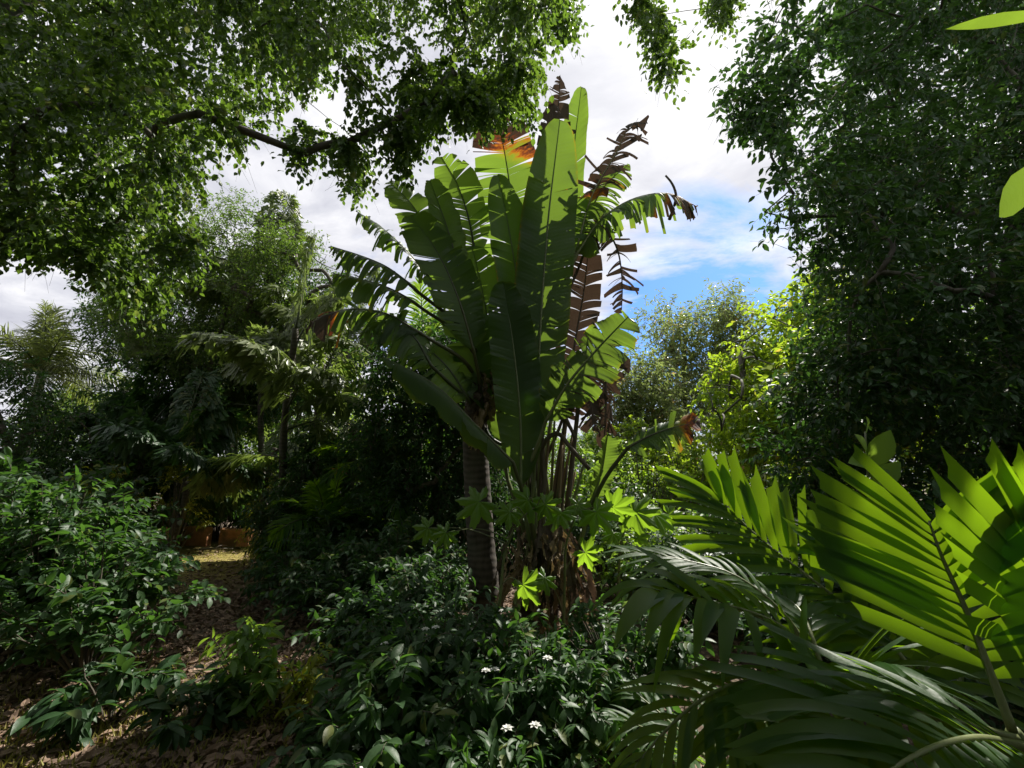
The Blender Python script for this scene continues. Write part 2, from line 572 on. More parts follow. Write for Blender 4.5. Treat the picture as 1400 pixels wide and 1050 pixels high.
def build_ground():
    ax = np.concatenate([-np.geomspace(14, 900, 26)[::-1], np.linspace(-13.8, 13.8, 139), np.geomspace(14, 900, 26)])
    X, Y = np.meshgrid(ax, ax+6, indexing='ij')
    Z = np.where((np.abs(X) < 14) & (np.abs(Y-6) < 14), gz(X, Y), 0.0)
    n = len(ax)
    i, j = np.meshgrid(np.arange(n-1), np.arange(n-1), indexing='ij')
    F = np.stack([i*n+j, (i+1)*n+j, (i+1)*n+j+1, i*n+j+1], -1).reshape(-1, 4)
    mb = MB(); mb.add(np.stack([X, Y, Z], -1), [F])
    m, g = newmat('soil')
    oc = g.n('ShaderNodeTexCoord').outputs['Object']
    n1 = g.n('ShaderNodeTexNoise', i_Scale=16.0, i_Detail=8.0, i_Roughness=.7)
    n2 = g.n('ShaderNodeTexNoise', i_Scale=.9, i_Detail=4.0)
    v = g.n('ShaderNodeTexVoronoi', i_Scale=24.0)
    for q in (n1, n2, v): g.l(oc, q.inputs['Vector'])
    soil = g.ramp(n1.outputs['Fac'], [(.3, (.045, .032, .024)), (.5, (.10, .075, .052)), (.7, (.19, .145, .095))])
    soil = g.mix(g.math('MULTIPLY', v.outputs['Color'], .25), soil, (.23, .16, .10))
    turf = g.ramp(n1.outputs['Fac'], [(.3, (.20, .17, .05)), (.55, (.38, .31, .09)), (.75, (.48, .38, .16))])
    # the clearing in front of the clay wall is worn yellow turf
    vm = g.n('ShaderNodeVectorMath', operation='DISTANCE'); g.l(oc, vm.inputs[0]); vm.inputs[1].default_value = (-5.9, 9.3, 0)
    f = g.ramp(g.math('ADD', g.math('MULTIPLY', vm.outputs['Value'], .19), g.math('MULTIPLY', n2.outputs['Fac'], .4)), [(.50, 1.0), (.85, 0.0)])
    c = g.mix(f, soil, turf)
    p = g.n('ShaderNodeBsdfPrincipled'); p.inputs['Roughness'].default_value = .95
    g.l(c, p.inputs['Base Color'])
    b = g.n('ShaderNodeBump', i_Strength=.7, i_Distance=.04); g.l(n1.outputs['Fac'], b.inputs['Height']); g.l(b.outputs[0], p.inputs['Normal'])
    o = g.n('ShaderNodeOutputMaterial'); g.l(p.outputs[0], o.inputs['Surface'])
    tag(mb.build('ground', m), kind='structure')


build_ground()


def on_ground(p):
    p = np.array(p, float); p[2] = gz(p[0], p[1])-.01
    return p


def fallen():
    rng = np.random.default_rng(5)
    n = 42000
    X = np.where(rng.random(n) < .6, rng.uniform(-5.5, .5, n), rng.uniform(-7, 5, n)); Y = np.where(rng.random(n) < .6, rng.uniform(1.4, 6.5, n), rng.uniform(1.4, 10.5, n))
    P = np.stack([X, Y, gz(X, Y)+rng.uniform(.004, .03, n)], -1)
    D = rng.standard_normal((n, 3)); D[:, 2] *= .25
    N = rng.standard_normal((n, 3))*.4+np.array([0, 0, 1.0])
    mb = MB(); add_leaves(mb, T_MID(.24), P, D, N, rng.uniform(.03, .10, n), rng.uniform(0, 1, n))
    m = leaf_mat('fallen_leaf', (.07, .042, .028), (.34, .23, .16), (.2, .12, .05), rough=.8, tfac=.15)
    tag(mb.build('fallen_leaves', m, smooth=False), 'brown fallen leaves scattered over the shaded soil', 'leaf litter', kind='stuff')
    # turf blades of the clearing and thin tufts near the camera
    n = 26000
    c = rng.integers(0, 3, n)
    X = np.where(c < 2, rng.normal(-5.9, 1.3, n), rng.normal(-2.6, 1.0, n)); Y = np.where(c < 2, rng.normal(9.3, 1.1, n), rng.normal(2.9, .8, n))
    P = np.stack([X, Y, gz(X, Y)-.005], -1)
    D = rng.standard_normal((n, 3))*.6+np.array([0, 0, .9]); N = rng.standard_normal((n, 3))
    mb = MB(); add_leaves(mb, T_LO(.05), P, D, N, np.where(c < 2, rng.uniform(.015, .045, n), rng.uniform(.03, .09, n)), rng.uniform(0, 1, n))
    tag(mb.build('turf_grass', M['grass'], smooth=False), 'short dry yellowish grass of the sunlit clearing', 'grass', kind='stuff')


fallen()

# ------------------------------------------------------------------ leaf blades, fronds, lobed leaves


def blade(mb, mid, hw, N, rng, tears=8, gap=.3, droop=.15, fold=.25, sweep=24, dry=None, wild=.12, curl=.02, short=.0, rows=7,
          sides=(1, 1), margin=.0, miss=0.0, ws=(1, 1)):
    """a big paddle leaf; mid = midrib points base to tip; tears = how many splits on each side"""
    n = 90
    Mx = spline(mid, n)
    U0 = np.linspace(0, 1, n)
    Ltot = np.sum(np.linalg.norm(np.diff(Mx, axis=0), axis=1))
    T = nrm(np.gradient(Mx, axis=0))
    Nn = np.asarray(N, float)[None]
    Nn = nrm(Nn-np.sum(Nn*T, 1, keepdims=True)*T)
    S = np.cross(Nn, T)
    ip = lambda A, u: np.stack([np.interp(u, U0, A[:, k]) for k in range(3)], -1)
    prof = lambda u: np.clip(1-np.abs(2*np.clip(u, 0, 1)-1)**2.7, 0, 1)**.55
    ca, sa = math.cos(math.radians(sweep)), math.sin(math.radians(sweep))
    g3 = np.array([0, 0, -1.0])
    for si, s in enumerate((1.0, -1.0)):
        k = int(round(tears*sides[si]))
        cuts = np.sort(np.concatenate([[0.0, 1.0], rng.uniform(.06, .97, k)]))
        ph = rng.uniform(0, 6)
        for a, b in zip(cuts[:-1], cuts[1:]):
            if b-a < .004: continue
            if miss and rng.random() < miss: continue
            nc = max(2, int((b-a)*70)+1)
            us = np.linspace(a, b, nc); vs = np.linspace(0, 1, rows)
            Ug, Vg = np.meshgrid(us, vs, indexing='ij')
            uc = (a+b)/2
            gp = gap*rng.uniform(.1, 1.0)*min(1.0, .05/(b-a)+.12) if k else 0
            dr = droop*(rng.uniform(.3, 1.8) if k else 1)
            tw = wild*rng.standard_normal() if k else 0
            lag = rng.normal(0, .35)*wild
            wl = rng.uniform(1-short, 1) if k else 1
            Wd = (hw*ws[si]*prof(us)*wl)[:, None]*np.ones_like(Vg)
            Ushift = (uc-Ug)*gp*Vg*Ltot + lag*Wd*Vg**2
            root = ip(Mx, us)[:, None]; t = ip(T, us)[:, None]; sd = ip(S, us)[:, None]; nn = ip(Nn, us)[:, None]
            V = (root+sd*(s*ca*Wd*Vg*(1-.25*min(dr, 1.5)*Vg))[..., None]+t*(sa*Wd*Vg*.9+Ushift)[..., None]
                 + nn*(fold*Wd*Vg*(1-.4*Vg)+tw*Wd*Vg**2+curl*np.sin(Ug*30+ph)*Vg**2+.006*np.sin(Ug*150+ph)*Vg)[..., None]
                 + g3*(dr*Wd*Vg**2)[..., None])
            nv = rows
            i, j = np.meshgrid(np.arange(nc-1), np.arange(nv-1), indexing='ij')
            F = np.stack([i*nv+j, (i+1)*nv+j, (i+1)*nv+j+1, i*nv+j+1], -1).reshape(-1, 4)
            if s < 0: F = F[:, ::-1]
            dv = np.zeros_like(Vg) if dry is None else np.clip((Ug+.12*Vg*rng.normal(0, 1)-dry[0])/(dry[1]-dry[0]), 0, 1)*dry[2]
            if margin: dv = np.maximum(dv, np.clip((Vg-.9)/.1, 0, 1)*margin*rng.uniform(0, 1))
            mb.add(V, [F], .35+.3*rng.random(), dv.ravel(), np.stack([Ug*Ltot/2.2, Vg*s], -1))


def frond(mb, path, n, L, Wl, N, rng, a0=70, a1=22, droop=.25, lift=.15, vf=.3, trunc=0.0, start=.15, segs=6, jit=.06, prof=None, rndb=.5, dry=0.0,
          wpow=None, both=(1, 1), group2=0.0, alljit=0.0):
    P = spline(path, 70); u0 = np.linspace(0, 1, 70)
    T = nrm(np.gradient(P, axis=0))
    Nn = np.asarray(N, float)[None]; Nn = nrm(Nn-np.sum(Nn*T, 1, keepdims=True)*T)
    S = np.cross(Nn, T)
    ip = lambda A, u: np.stack([np.interp(u, u0, A[:, k]) for k in range(3)], -1)
    g3 = np.array([0, 0, -1.0])
    for si, s in enumerate((1.0, -1.0)):
        if not both[si]: continue
        u = start+(1-start)*(np.arange(n)+.5+.25*s+rng.uniform(-.25, .25, n))/n
        u = np.clip(u, 0, 1)
        x = (u-start)/(1-start)
        l = L*(np.sin(np.pi*np.clip(.14+.80*x, 0, 1))**.75 if prof is None else np.interp(x, prof[0], prof[1]))*(1+jit*rng.standard_normal(n))
        ang = np.radians(a0+(a1-a0)*x+rng.normal(0, 60*jit, n))
        lf = lift+alljit*rng.standard_normal(n)
        d = nrm(ip(T, u)*np.cos(ang)[:, None]+ip(S, u)*(s*np.sin(ang))[:, None]+ip(Nn, u)*lf[:, None]+rng.standard_normal((n, 3))*alljit*.5)
        t = np.linspace(0, 1, segs+1)
        dr = droop*(1+.35*rng.standard_normal(n))
        q = ip(P, u)[:, None]+d[:, None]*(l[:, None]*t*(1-.12*np.abs(dr)[:, None]*t))[..., None]+g3*((dr*l)[:, None]*t**2)[..., None]
        tan = nrm(d[:, None]+g3*(2*dr[:, None]*t)[..., None])
        nl = ip(Nn, u)
        nl = nrm(nl-np.sum(nl*d, 1, keepdims=True)*d)
        B = nrm(np.cross(tan, np.broadcast_to(nl[:, None], tan.shape)))
        nz = np.cross(B, tan)
        if wpow is not None: w = np.clip(t, .05, 1)**wpow
        elif trunc: w = np.clip(.3+t*2.2, 0, 1)*(1-.18*t)
        else: w = np.clip(.35+3.2*t, 0, 1)*np.clip(1-t**2.4, 0.02, 1)
        w = Wl*w[None]*(l/L)[:, None]**.5*np.clip(1+.15*rng.standard_normal(n), .6, 1.5)[:, None]
        Lf = q+B*w[..., None]+nz*(vf*w)[..., None]
        Rt = q-B*w[..., None]+nz*(vf*w)[..., None]
        if trunc:
            sh = (trunc*l*rng.uniform(.3, 1, n))[:, None]
            Lf[:, -1] += tan[:, -1]*sh*.8; Rt[:, -1] -= tan[:, -1]*sh*.4; q[:, -1] -= tan[:, -1]*sh*.15
        V = np.stack([Lf, q, Rt], 2)
        k = segs+1
        ii, jj, cc = np.meshgrid(np.arange(n), np.arange(segs), np.arange(2), indexing='ij')
        b = ii*k*3+jj*3+cc
        F = np.stack([b, b+1, b+4, b+3], -1).reshape(-1, 4)
        rv = np.repeat(np.clip(rndb+rng.uniform(-.3, .3, n), 0, 1), k*3)
        uv = np.broadcast_to(np.stack([np.broadcast_to(t[:, None], (k, 3)), np.broadcast_to(np.array([-1, 0, 1.0])[None], (k, 3))], -1)[None], (n, k, 3, 2))
        mb.add(V, [F], rv, dry, uv)


def bipinnate(mb, path, npin, Lp, nleaf, Ll, Wl, N, rng, droop=.45, a0=60, a1=25, rndb=.5, dry=0.0):
    """fishtail-palm frond: a main rib, side ribs, and ragged wedge leaflets on those"""
    P = spline(path, 50); u0 = np.linspace(0, 1, 50)
    T = nrm(np.gradient(P, axis=0))
    Nn = np.asarray(N, float)[None]; Nn = nrm(Nn-np.sum(Nn*T, 1, keepdims=True)*T)
    S = np.cross(Nn, T)
    ip = lambda A, u: np.array([np.interp(u, u0, A[:, k]) for k in range(3)])
    g3 = np.array([0, 0, -1.0])
    ribs = []
    for s in (1, -1):
        for k in range(npin):
            x = (k+.5+.2*s)/npin; u = .22+.78*x
            l = Lp*math.sin(math.pi*(.18+.74*x))**.8*rng.uniform(.8, 1.15)
            an = math.radians(a0+(a1-a0)*x+rng.normal(0, 5))
            d = nrm(ip(T, u)*math.cos(an)+ip(S, u)*s*math.sin(an)+ip(Nn, u)*.15)
            p0 = ip(P, u); dr = droop*rng.uniform(.6, 1.4)
            tt = np.linspace(0, 1, 5)[:, None]
            pp = p0+d*l*tt+g3*dr*l*tt**2
            ribs.append(pp)
            frond(mb, pp, nleaf, Ll, Wl, nrm(ip(Nn, u)+.3*rng.standard_normal(3)), rng, a0=55, a1=25, droop=.45, lift=.05, vf=.15, trunc=.35, start=.1, segs=2,
                  jit=.15, wpow=.75, rndb=rndb, dry=dry, alljit=.15)
    return ribs


def lobed(mb, c, d, N, R, rng, lobes=7, rnd=.5):
    X = nrm(d); Y = nrm(np.cross(N, X)); Z = np.cross(X, Y)
    a = np.radians(np.linspace(-160, 160, 99))
    st = math.radians(320/lobes)
    ph = (a/st)
    r = (.56+.44*(np.abs(.5+.5*np.cos(2*np.pi*ph)))**.85)*(.62+.38*np.cos(a/2))*(1+.05*np.sign(np.sin(a*31)))*R
    rings = np.array([0.02, .35, .7, 1.0])
    V = []
    for q in rings:
        rr = r*q
        z = -.22*R*q**2*(1+.5*np.cos(2*np.pi*ph))+.10*R*q*np.cos(2*np.pi*ph)
        V.append(c+np.outer(rr*np.cos(a), X)+np.outer(rr*np.sin(a), Y)+np.outer(z, Z))
    m = len(a)
    i, j = np.meshgrid(np.arange(len(rings)-1), np.arange(m-1), indexing='ij')
    F = np.stack([i*m+j, (i+1)*m+j, (i+1)*m+j+1, i*m+j+1], -1).reshape(-1, 4)
    mb.add(np.array(V), [F], rnd)


# ------------------------------------------------------------------ the giant bird of paradise in the middle
rng = np.random.default_rng(21)
HB = on_ground(gnd(722, 4.95))
hero = thing('bird_of_paradise_plant', 'towering bird of paradise plant with huge torn paddle leaves and ringed trunk', 'giant plant', HB)


def hero_leaf(pts, hw, N, crown='A', stalk=None, name='leaf', mat='banana', rstalk=.024, **kw):
    mid = [at(*p) for p in pts]
    kw['tears'] = int(kw.get('tears', 6)*(1.3 if kw.get('tears', 6) < 4 and hw != .30 else 2.3)+1); kw['wild'] = kw.get('wild', .1)*1.35; kw['margin'] = min(.25, kw.get('margin', .15)); kw['droop'] = kw.get('droop', .1)*1.1
    mb = MB(); blade(mb, mid, hw, N, rng, **kw)
    o = mb.build(name, M[mat], hero, HB)
    sm = spline(mid, 24)
    Nn = nrm(np.asarray(N, float))
    sm = sm-Nn*.006
    t0 = nrm(sm[1]-sm[0])
    if stalk is None:
        if crown == 'A':
            b = at(742+rng.uniform(-22, 22), 835, 4.95+rng.uniform(-.12, .12))
        elif crown == 'B':
            b = at(652+rng.uniform(-9, 9), 575, 5.25+rng.uniform(-.08, .08))
        else:
            b = None
        if b is not None:
            m1 = sm[0]-t0*.45*np.linalg.norm(sm[0]-b)
            m0 = b+np.array([0, 0, .35])*np.linalg.norm(sm[0]-b)
            lower = spline([b, .5*m0+.5*(b*.6+m1*.4), m1*.55+m0*.45, sm[0]], 16)
        else:
            lower = sm[:1]
    else:
        lower = spline([at(*p) for p in stalk]+[sm[0]], 16)
    path = np.concatenate([lower[:-1], sm])
    nl = len(lower)-1
    rad = np.concatenate([np.linspace(rstalk*1.35, rstalk*.8, nl) if nl else np.zeros(0), np.linspace(rstalk*.8, .004, len(sm))])
    mb = MB(); dr = 0 if kw.get('dry') is None or kw['dry'][0] > .05 else .8
    tube(mb, path, .02, rad=rad, sides=7, dry=dr, rnd=rng.random())
    mb.build('leaf_stalk', M['darkstalk' if crown != 'A' else 'stalk'], o, HB)
    return o


def build_hero():
    # lit main leaf and its neighbours
    hero_leaf([(733, 590, 4.72), (738, 466, 4.80), (749, 310, 4.78), (766, 163, 4.62)], .375, (.12, -1, .1), tears=3, gap=.12, droop=.02, fold=.10, wild=.04, margin=.35, sides=(.5, 1.4))
    hero_leaf([(722, 560, 4.95), (712, 420, 4.98), (697, 320, 4.95), (681, 238, 4.85)], .30, (.25, -1, .05), tears=2, gap=.1, droop=.02, fold=.2, wild=.04, margin=.3)
    hero_leaf([(706, 430, 5.6), (702, 300, 5.6), (692, 220, 5.5), (676, 140, 5.25)], .56, (-.15, -1, .1), tears=9, gap=.25, droop=.12, fold=-.25, wild=.1, dry=(.72, .98, .95))
    hero_leaf([(748, 440, 5.15), (750, 300, 5.2), (754, 215, 5.2), (757, 140, 5.15)], .27, (.1, -1, .1), tears=14, gap=.45, droop=.08, fold=.15, wild=.12, dry=(.52, .86, .95))
    hero_leaf([(757, 360, 5.6), (759, 240, 5.6), (763, 160, 5.5), (766, 102, 5.4)], .32, (.2, -1, 0), tears=16, gap=.5, droop=.35, fold=-.1, wild=.3, dry=(-.6, .5, 1.0), name='dead_leaf', short=.4)
    hero_leaf([(775, 360, 5.8), (782, 230, 5.8), (795, 118, 5.6)], .24, (-.4, -1, .2), tears=3, gap=.2, droop=.05, fold=.4, wild=.06)
    # torn leaves that reach toward the open sky
    hero_leaf([(787, 345, 5.2), (812, 262, 5.15), (842, 210, 5.05), (868, 168, 4.95), (886, 168, 4.9)], .36, (-.45, -.8, .5), tears=17, gap=.5, droop=.35, fold=.05, wild=.28, dry=(.30, .62, 1.0), short=.25)
    hero_leaf([(790, 345, 5.1), (826, 296, 5.0), (870, 270, 4.9), (915, 264, 4.8), (953, 282, 4.75)], .33, (-.1, -.55, .8), tears=14, gap=.45, droop=.75, fold=.1, wild=.16, dry=(.74, .92, 1.0), short=.1)
    hero_leaf([(800, 345, 5.3), (822, 305, 5.25), (842, 335, 5.2), (851, 390, 5.2), (850, 428, 5.2)], .30, (.15, -1, .1), tears=18, gap=.6, droop=.25, fold=.05, wild=.25, dry=(-.6, .3, 1.0), name='dead_leaf', short=.5, miss=.35, sides=(1, 1))
    hero_leaf([(790, 330, 5.5), (802, 300, 5.5), (830, 250, 5.4), (858, 225, 5.3)], .32, (-.3, -.9, .3), tears=12, gap=.35, droop=.4, fold=.1, wild=.15)
    # yellow-green leaf on the sunny side
    hero_leaf([(746, 576, 4.50), (774, 527, 4.42), (815, 478, 4.36), (859, 432, 4.25)], .37, (-.28, -.9, .35), tears=9, gap=.3, droop=.18, fold=.12, wild=.12, margin=.5, short=.1)
    hero_leaf([(770, 570, 5.1), (800, 520, 5.05), (828, 480, 5.0), (835, 440, 5.0)], .34, (-.2, -1, .1), tears=12, gap=.4, droop=.4, fold=.0, wild=.25, dry=(-1, -.2, 1.0))
    hero_leaf([(812, 440, 4.95), (824, 480, 4.95), (829, 550, 4.95), (826, 615, 5.0)], .17, (.2, -1, 0), tears=14, gap=.5, droop=.4, fold=.3, wild=.5, dry=(-1, .2, 1.0), name='dead_leaf', short=.5, stalk=[(775, 700, 5.0), (790, 560, 5.0), (800, 470, 5.0)])
    hero_leaf([(795, 505, 5.0), (806, 540, 4.95), (815, 590, 4.95)], .22, (.5, -1, 0), tears=9, gap=.5, droop=.3, fold=.2, wild=.4, dry=(-1, .2, 1.0), name='dead_leaf', short=.4, stalk=[(765, 700, 5.0), (775, 560, 5.0), (785, 510, 5.0)])
    # fan of leaves on the ringed trunk
    B = 'B'
    hero_leaf([(648, 480, 4.75), (628, 412, 4.68), (598, 345, 4.62), (562, 294, 4.52)], .36, (.35, -1, .15), B, tears=7, gap=.3, droop=.12, fold=.1, wild=.12)
    hero_leaf([(606, 352, 5.1), (580, 305, 5.1), (557, 272, 5.05), (532, 248, 4.95)], .33, (.45, -.8, .35), B, tears=5, gap=.3, droop=.18, fold=.15, wild=.12)
    hero_leaf([(628, 372, 5.0), (614, 320, 5.0), (588, 246, 4.85)], .24, (.65, -.8, 0), B, tears=1, gap=.1, droop=.05, fold=.4, wild=.05)
    hero_leaf([(650, 350, 5.35), (640, 295, 5.35), (622, 245, 5.3), (604, 214, 5.2)], .32, (.15, -.85, -.2), B, tears=6, gap=.35, droop=.1, fold=.3, wild=.12)
    hero_leaf([(592, 385, 5.0), (555, 342, 4.9), (522, 311, 4.85), (487, 288, 4.75)], .24, (.25, -.5, .8), B, tears=16, gap=.5, droop=.75, fold=.1, wild=.15, short=.15)
    hero_leaf([(560, 388, 4.5), (527, 364, 4.4), (490, 348, 4.3), (452, 336, 4.2)], .30, (.1, -.45, .9), B, tears=10, gap=.3, droop=.5, fold=.05, wild=.14, margin=.6)
    hero_leaf([(565, 412, 4.6), (532, 394, 4.5), (492, 381, 4.4), (456, 373, 4.3)], .32, (.0, -.5, .9), B, tears=9, gap=.35, droop=.5, fold=.05, wild=.14, margin=.7)
    hero_leaf([(575, 455, 4.6), (525, 428, 4.5), (472, 423, 4.4), (426, 440, 4.3)], .30, (.05, -.6, .8), B, tears=12, gap=.35, droop=.75, fold=.05, wild=.2, dry=(.72, .9, 1.0))
    hero_leaf([(590, 500, 4.6), (560, 455, 4.55), (530, 440, 4.5), (498, 455, 4.4)], .28, (.1, -.7, .7), B, tears=9, gap=.35, droop=.5, fold=.05, wild=.15)
    hero_leaf([(702, 632, 4.30), (655, 585, 4.22), (592, 524, 4.15), (524, 487, 4.08)], .21, (.6, .1, .8), 'C', ws=(.5, .5), tears=3, gap=.2, droop=1.3, fold=-.3, wild=.06, stalk=[(735, 850, 4.9), (728, 720, 4.6)])
    # leaves that fill the heart of the plant
    hero_leaf([(712, 665, 4.60), (712, 590, 4.66), (704, 490, 4.72), (688, 385, 4.70)], .30, (.08, -1, .08), tears=3, gap=.15, droop=.03, fold=.15, wild=.06)
    hero_leaf([(668, 565, 4.95), (645, 470, 5.0), (622, 395, 5.0), (600, 330, 4.95)], .33, (.3, -1, .1), B, tears=7, gap=.25, droop=.1, fold=.1, wild=.1)
    hero_leaf([(690, 610, 5.15), (675, 490, 5.2), (660, 400, 5.2), (645, 335, 5.15)], .34, (.1, -1, .05), B, tears=5, gap=.25, droop=.05, fold=.15, wild=.1)
    hero_leaf([(772, 575, 5.25), (786, 470, 5.3), (800, 385, 5.3), (806, 320, 5.2)], .27, (-.3, -1, .05), tears=9, gap=.4, droop=.12, fold=.2, wild=.2, dry=(-.6, .0, 1.0))
    hero_leaf([(640, 545, 4.9), (610, 500, 4.8), (575, 470, 4.75), (545, 455, 4.7)], .33, (.2, -.8, .6), B, tears=8, gap=.3, droop=.3, fold=.05, wild=.12)
    hero_leaf([(700, 520, 5.5), (730, 430, 5.6), (742, 330, 5.6), (735, 260, 5.5)], .40, (-.1, -1, .1), tears=5, gap=.3, droop=.08, fold=.15, wild=.12)
    # low leaves on the sunny flank
    hero_leaf([(806, 692, 4.6), (820, 655, 4.6), (832, 592, 4.55)], .15, (.5, -.9, .1), tears=1, gap=.1, droop=.05, fold=.5, wild=.05, stalk=[(770, 850, 4.9), (790, 760, 4.75)])
    hero_leaf([(858, 612, 4.25), (888, 596, 4.2), (925, 583, 4.1), (957, 577, 4.0)], .22, (-.05, -.75, .65), 'C', tears=5, gap=.3, droop=.25, fold=.1, wild=.12, dry=(.55, 1.2, .8), stalk=[(775, 850, 4.9), (800, 720, 4.7), (830, 650, 4.4)])
    # trunks, sheaths, dead skirt
    mb = MB()
    p = [at(664, 905, 5.15)*np.array([1, 1, 0]), at(660, 780, 5.18), at(654, 690, 5.22), at(650, 600, 5.25), at(652, 540, 5.28)]
    K = 60
    s = spline(p, K)
    rad = np.interp(np.linspace(0, 1, K), [0, .06, .3, .8, 1], [.25, .18, .155, .15, .14])*(1+.012*np.sin(np.arange(K)*1.7))
    tube(mb, s, .2, rad=rad, sides=16, rough=.012, rng=rng)
    mb.build('trunk', M['palmbark'], hero, HB)
    mb = MB()
    p = [at(722, 905, 5.0)*np.array([1, 1, 0]), at(728, 850, 5.0), at(738, 790, 5.0), at(742, 740, 5.0)]
    tube(mb, spline(p, 20), .2, rad=np.interp(np.linspace(0, 1, 20), [0, .3, 1], [.28, .24, .13]), sides=14, rough=.05, rng=rng)
    mb.build('trunk', M['palmbark'], hero, HB)
    # sheath bundle rising between the stalks
    for k in range(30):
        mb = MB()
        x = 742+rng.uniform(-34, 40)
        b = at(736+.5*(x-742)+rng.uniform(-6, 6), 840+rng.uniform(-15, 20), 4.9+rng.uniform(-.15, .2))
        top = at(x+rng.uniform(-5, 25), rng.uniform(560, 680), 4.85+rng.uniform(-.15, .3))
        tube(mb, spline([b, (b+top)/2+rng.normal(0, .03, 3), top], 12), .03, .012, sides=7, dry=rng.choice([0, 0, .9]) if k % 3 != 1 else 0, rnd=rng.random())
        mb.build('leaf_sheath', M['straw' if k % 3 == 1 else 'stalk'], hero, HB)
    # dead hanging strips round both trunks
    for k in range(64):
        mb = MB()
        if k < 46:
            a = rng.uniform(0, 2*np.pi); b = at(735+rng.uniform(-42, 42), rng.uniform(700, 800), 4.95)+np.array([.0, -.12, 0])
            e = b+np.array([.34*math.cos(a), .22*math.sin(a)-.12, -rng.uniform(.35, 1.0)])
        else:
            b = at(655+rng.uniform(-14, 20), rng.uniform(505, 545), 5.2)+np.array([0, -.15, 0])
            e = b+np.array([rng.uniform(-.25, .2), rng.uniform(-.2, 0), -rng.uniform(.3, .7)])
        e[2] = max(e[2], .03)
        m = (b+e)/2+np.array([rng.uniform(-.06, .06), -.08, .06])
        blade(mb, [b, m, e], rng.uniform(.02, .05), nrm(rng.standard_normal(3)), rng, tears=3, gap=.3, droop=.1, fold=.6, wild=.4, dry=(-1, 0, 1.0) if k % 4 >= 2 else None)
        mb.build('dead_strip', M['straw' if k % 4 < 2 else 'banana'], hero, HB)
    # broken brown stalk that bends over
    mb = MB()
    tube(mb, spline([at(742, 800, 4.8), at(744, 660, 4.75), at(748, 600, 4.7), at(760, 592, 4.65), at(780, 612, 4.55), at(806, 642, 4.5)], 30), .03, .022, sides=8, dry=.9, rough=.06, rng=rng)
    mb.build('broken_stalk', M['stalk'], hero, HB)
    mb = MB()
    tube(mb, spline([at(757, 560, 4.7), at(768, 568, 4.68), at(780, 585, 4.6), at(786, 600, 4.6)], 12), .035, .015, sides=8, dry=.9, rough=.08, rng=rng)
    mb.build('broken_stalk', M['stalk'], hero, HB)
    mb = MB()
    tube(mb, spline([at(915, 300, 4.8), at(921, 285, 4.78), at(924, 265, 4.76), at(917, 248, 4.75), at(910, 240, 4.75)], 14), .022, .012, sides=7, dry=.9)
    mb.build('broken_stalk', M['stalk'], hero, HB)


build_hero()

# ------------------------------------------------------------------ sunlit places (openings the sun comes through)
for px, py, Y, r in ((1190, 730, 1.75, .22), (1250, 700, 1.7, .25), (1330, 740, 1.6, .28), (1380, 850, 1.5, .22), (1215, 800, 1.75, .2), (1290, 660, 1.7, .2), (1360, 680, 1.6, .25),
                     (1390, 255, .79, .14), (1420, 215, .8, .12), (1340, 34, .84, .12), (1400, 26, .85, .12), (1000, 640, 2.7, .28), (950, 660, 2.8, .28), (1060, 680, 2.6, .25), (925, 620, 2.8, .2),
                     (700, 690, 4.3, .25), (780, 695, 4.3, .3), (850, 700, 4.4, .3), (920, 715, 4.8, .3), (790, 760, 4.4, .3),
                     (900, 760, 6.0, .5), (880, 640, 7.5, .8), (930, 700, 7, .6), (980, 850, 2.6, .15), (880, 930, 2.6, .2), (760, 930, 3.2, .25), (720, 990, 2.9, .18)):
    GAPS.append((at(px, py, Y), r))
for px, py, Y, r in ((340, 510, 9.5, .5), (300, 600, 9.5, .5), (350, 620, 8.9, .6), (320, 640, 8.8, .5), (380, 560, 8.6, .5), (310, 560, 8.8, .45), (370, 500, 8.5, .5), (430, 640, 8.6, .35), (400, 380, 9.2, .6), (300, 450, 8.8, .4), (430, 420, 9.0, .5), (470, 520, 8.5, .35), (350, 290, 9.5, .5), (240, 250, 4.2, .42), (205, 245, 4.2, .35), (420, 100, 4.2, .4), (450, 150, 4.2, .4), (350, 130, 4.4, .3), (490, 70, 4.4, .3), (390, 170, 4.4, .3), (150, 260, 4.4, .3), (500, 170, 4.4, .25), (728, 110, 4.4, .3), (130, 420, 9, .5), (60, 660, 4.4, .25), (120, 665, 4.5, .2), (900, 700, 7.0, 1.2), (860, 620, 9, 1.2), (930, 620, 7.5, .8), (120, 760, 4.2, .2), (1000, 520, 8.2, .8), (1060, 450, 8.4, .7), (980, 560, 8.0, .6), (1030, 490, 8.2, .6), (130, 880, 3.9, .2)):
    GAPS.append((at(px, py, Y), r))
for px, Y, r in ((290, 9.0, .95), (322, 9.3, .9), (265, 9.5, .9), (285, 9.9, .95), (315, 10.0, .9), (300, 10.6, .8), (270, 8.5, .8), (305, 8.4, .8), (335, 8.7, .7), (30, 3.0, .22), (-20, 2.8, .25), (60, 2.75, .12), (150, 2.4, .1), (430, 3.6, .12)):
    GAPS.append((gnd(px, Y), r))


def out_of_view(P):
    d = P-CAM
    f = d[:, 1]*cp+d[:, 2]*sp
    x, y = project(P)
    return (f < .05) | (np.nan_to_num(y, nan=-9e3) < -120) | (np.abs(np.nan_to_num(x, nan=9e3)-700) > 900)


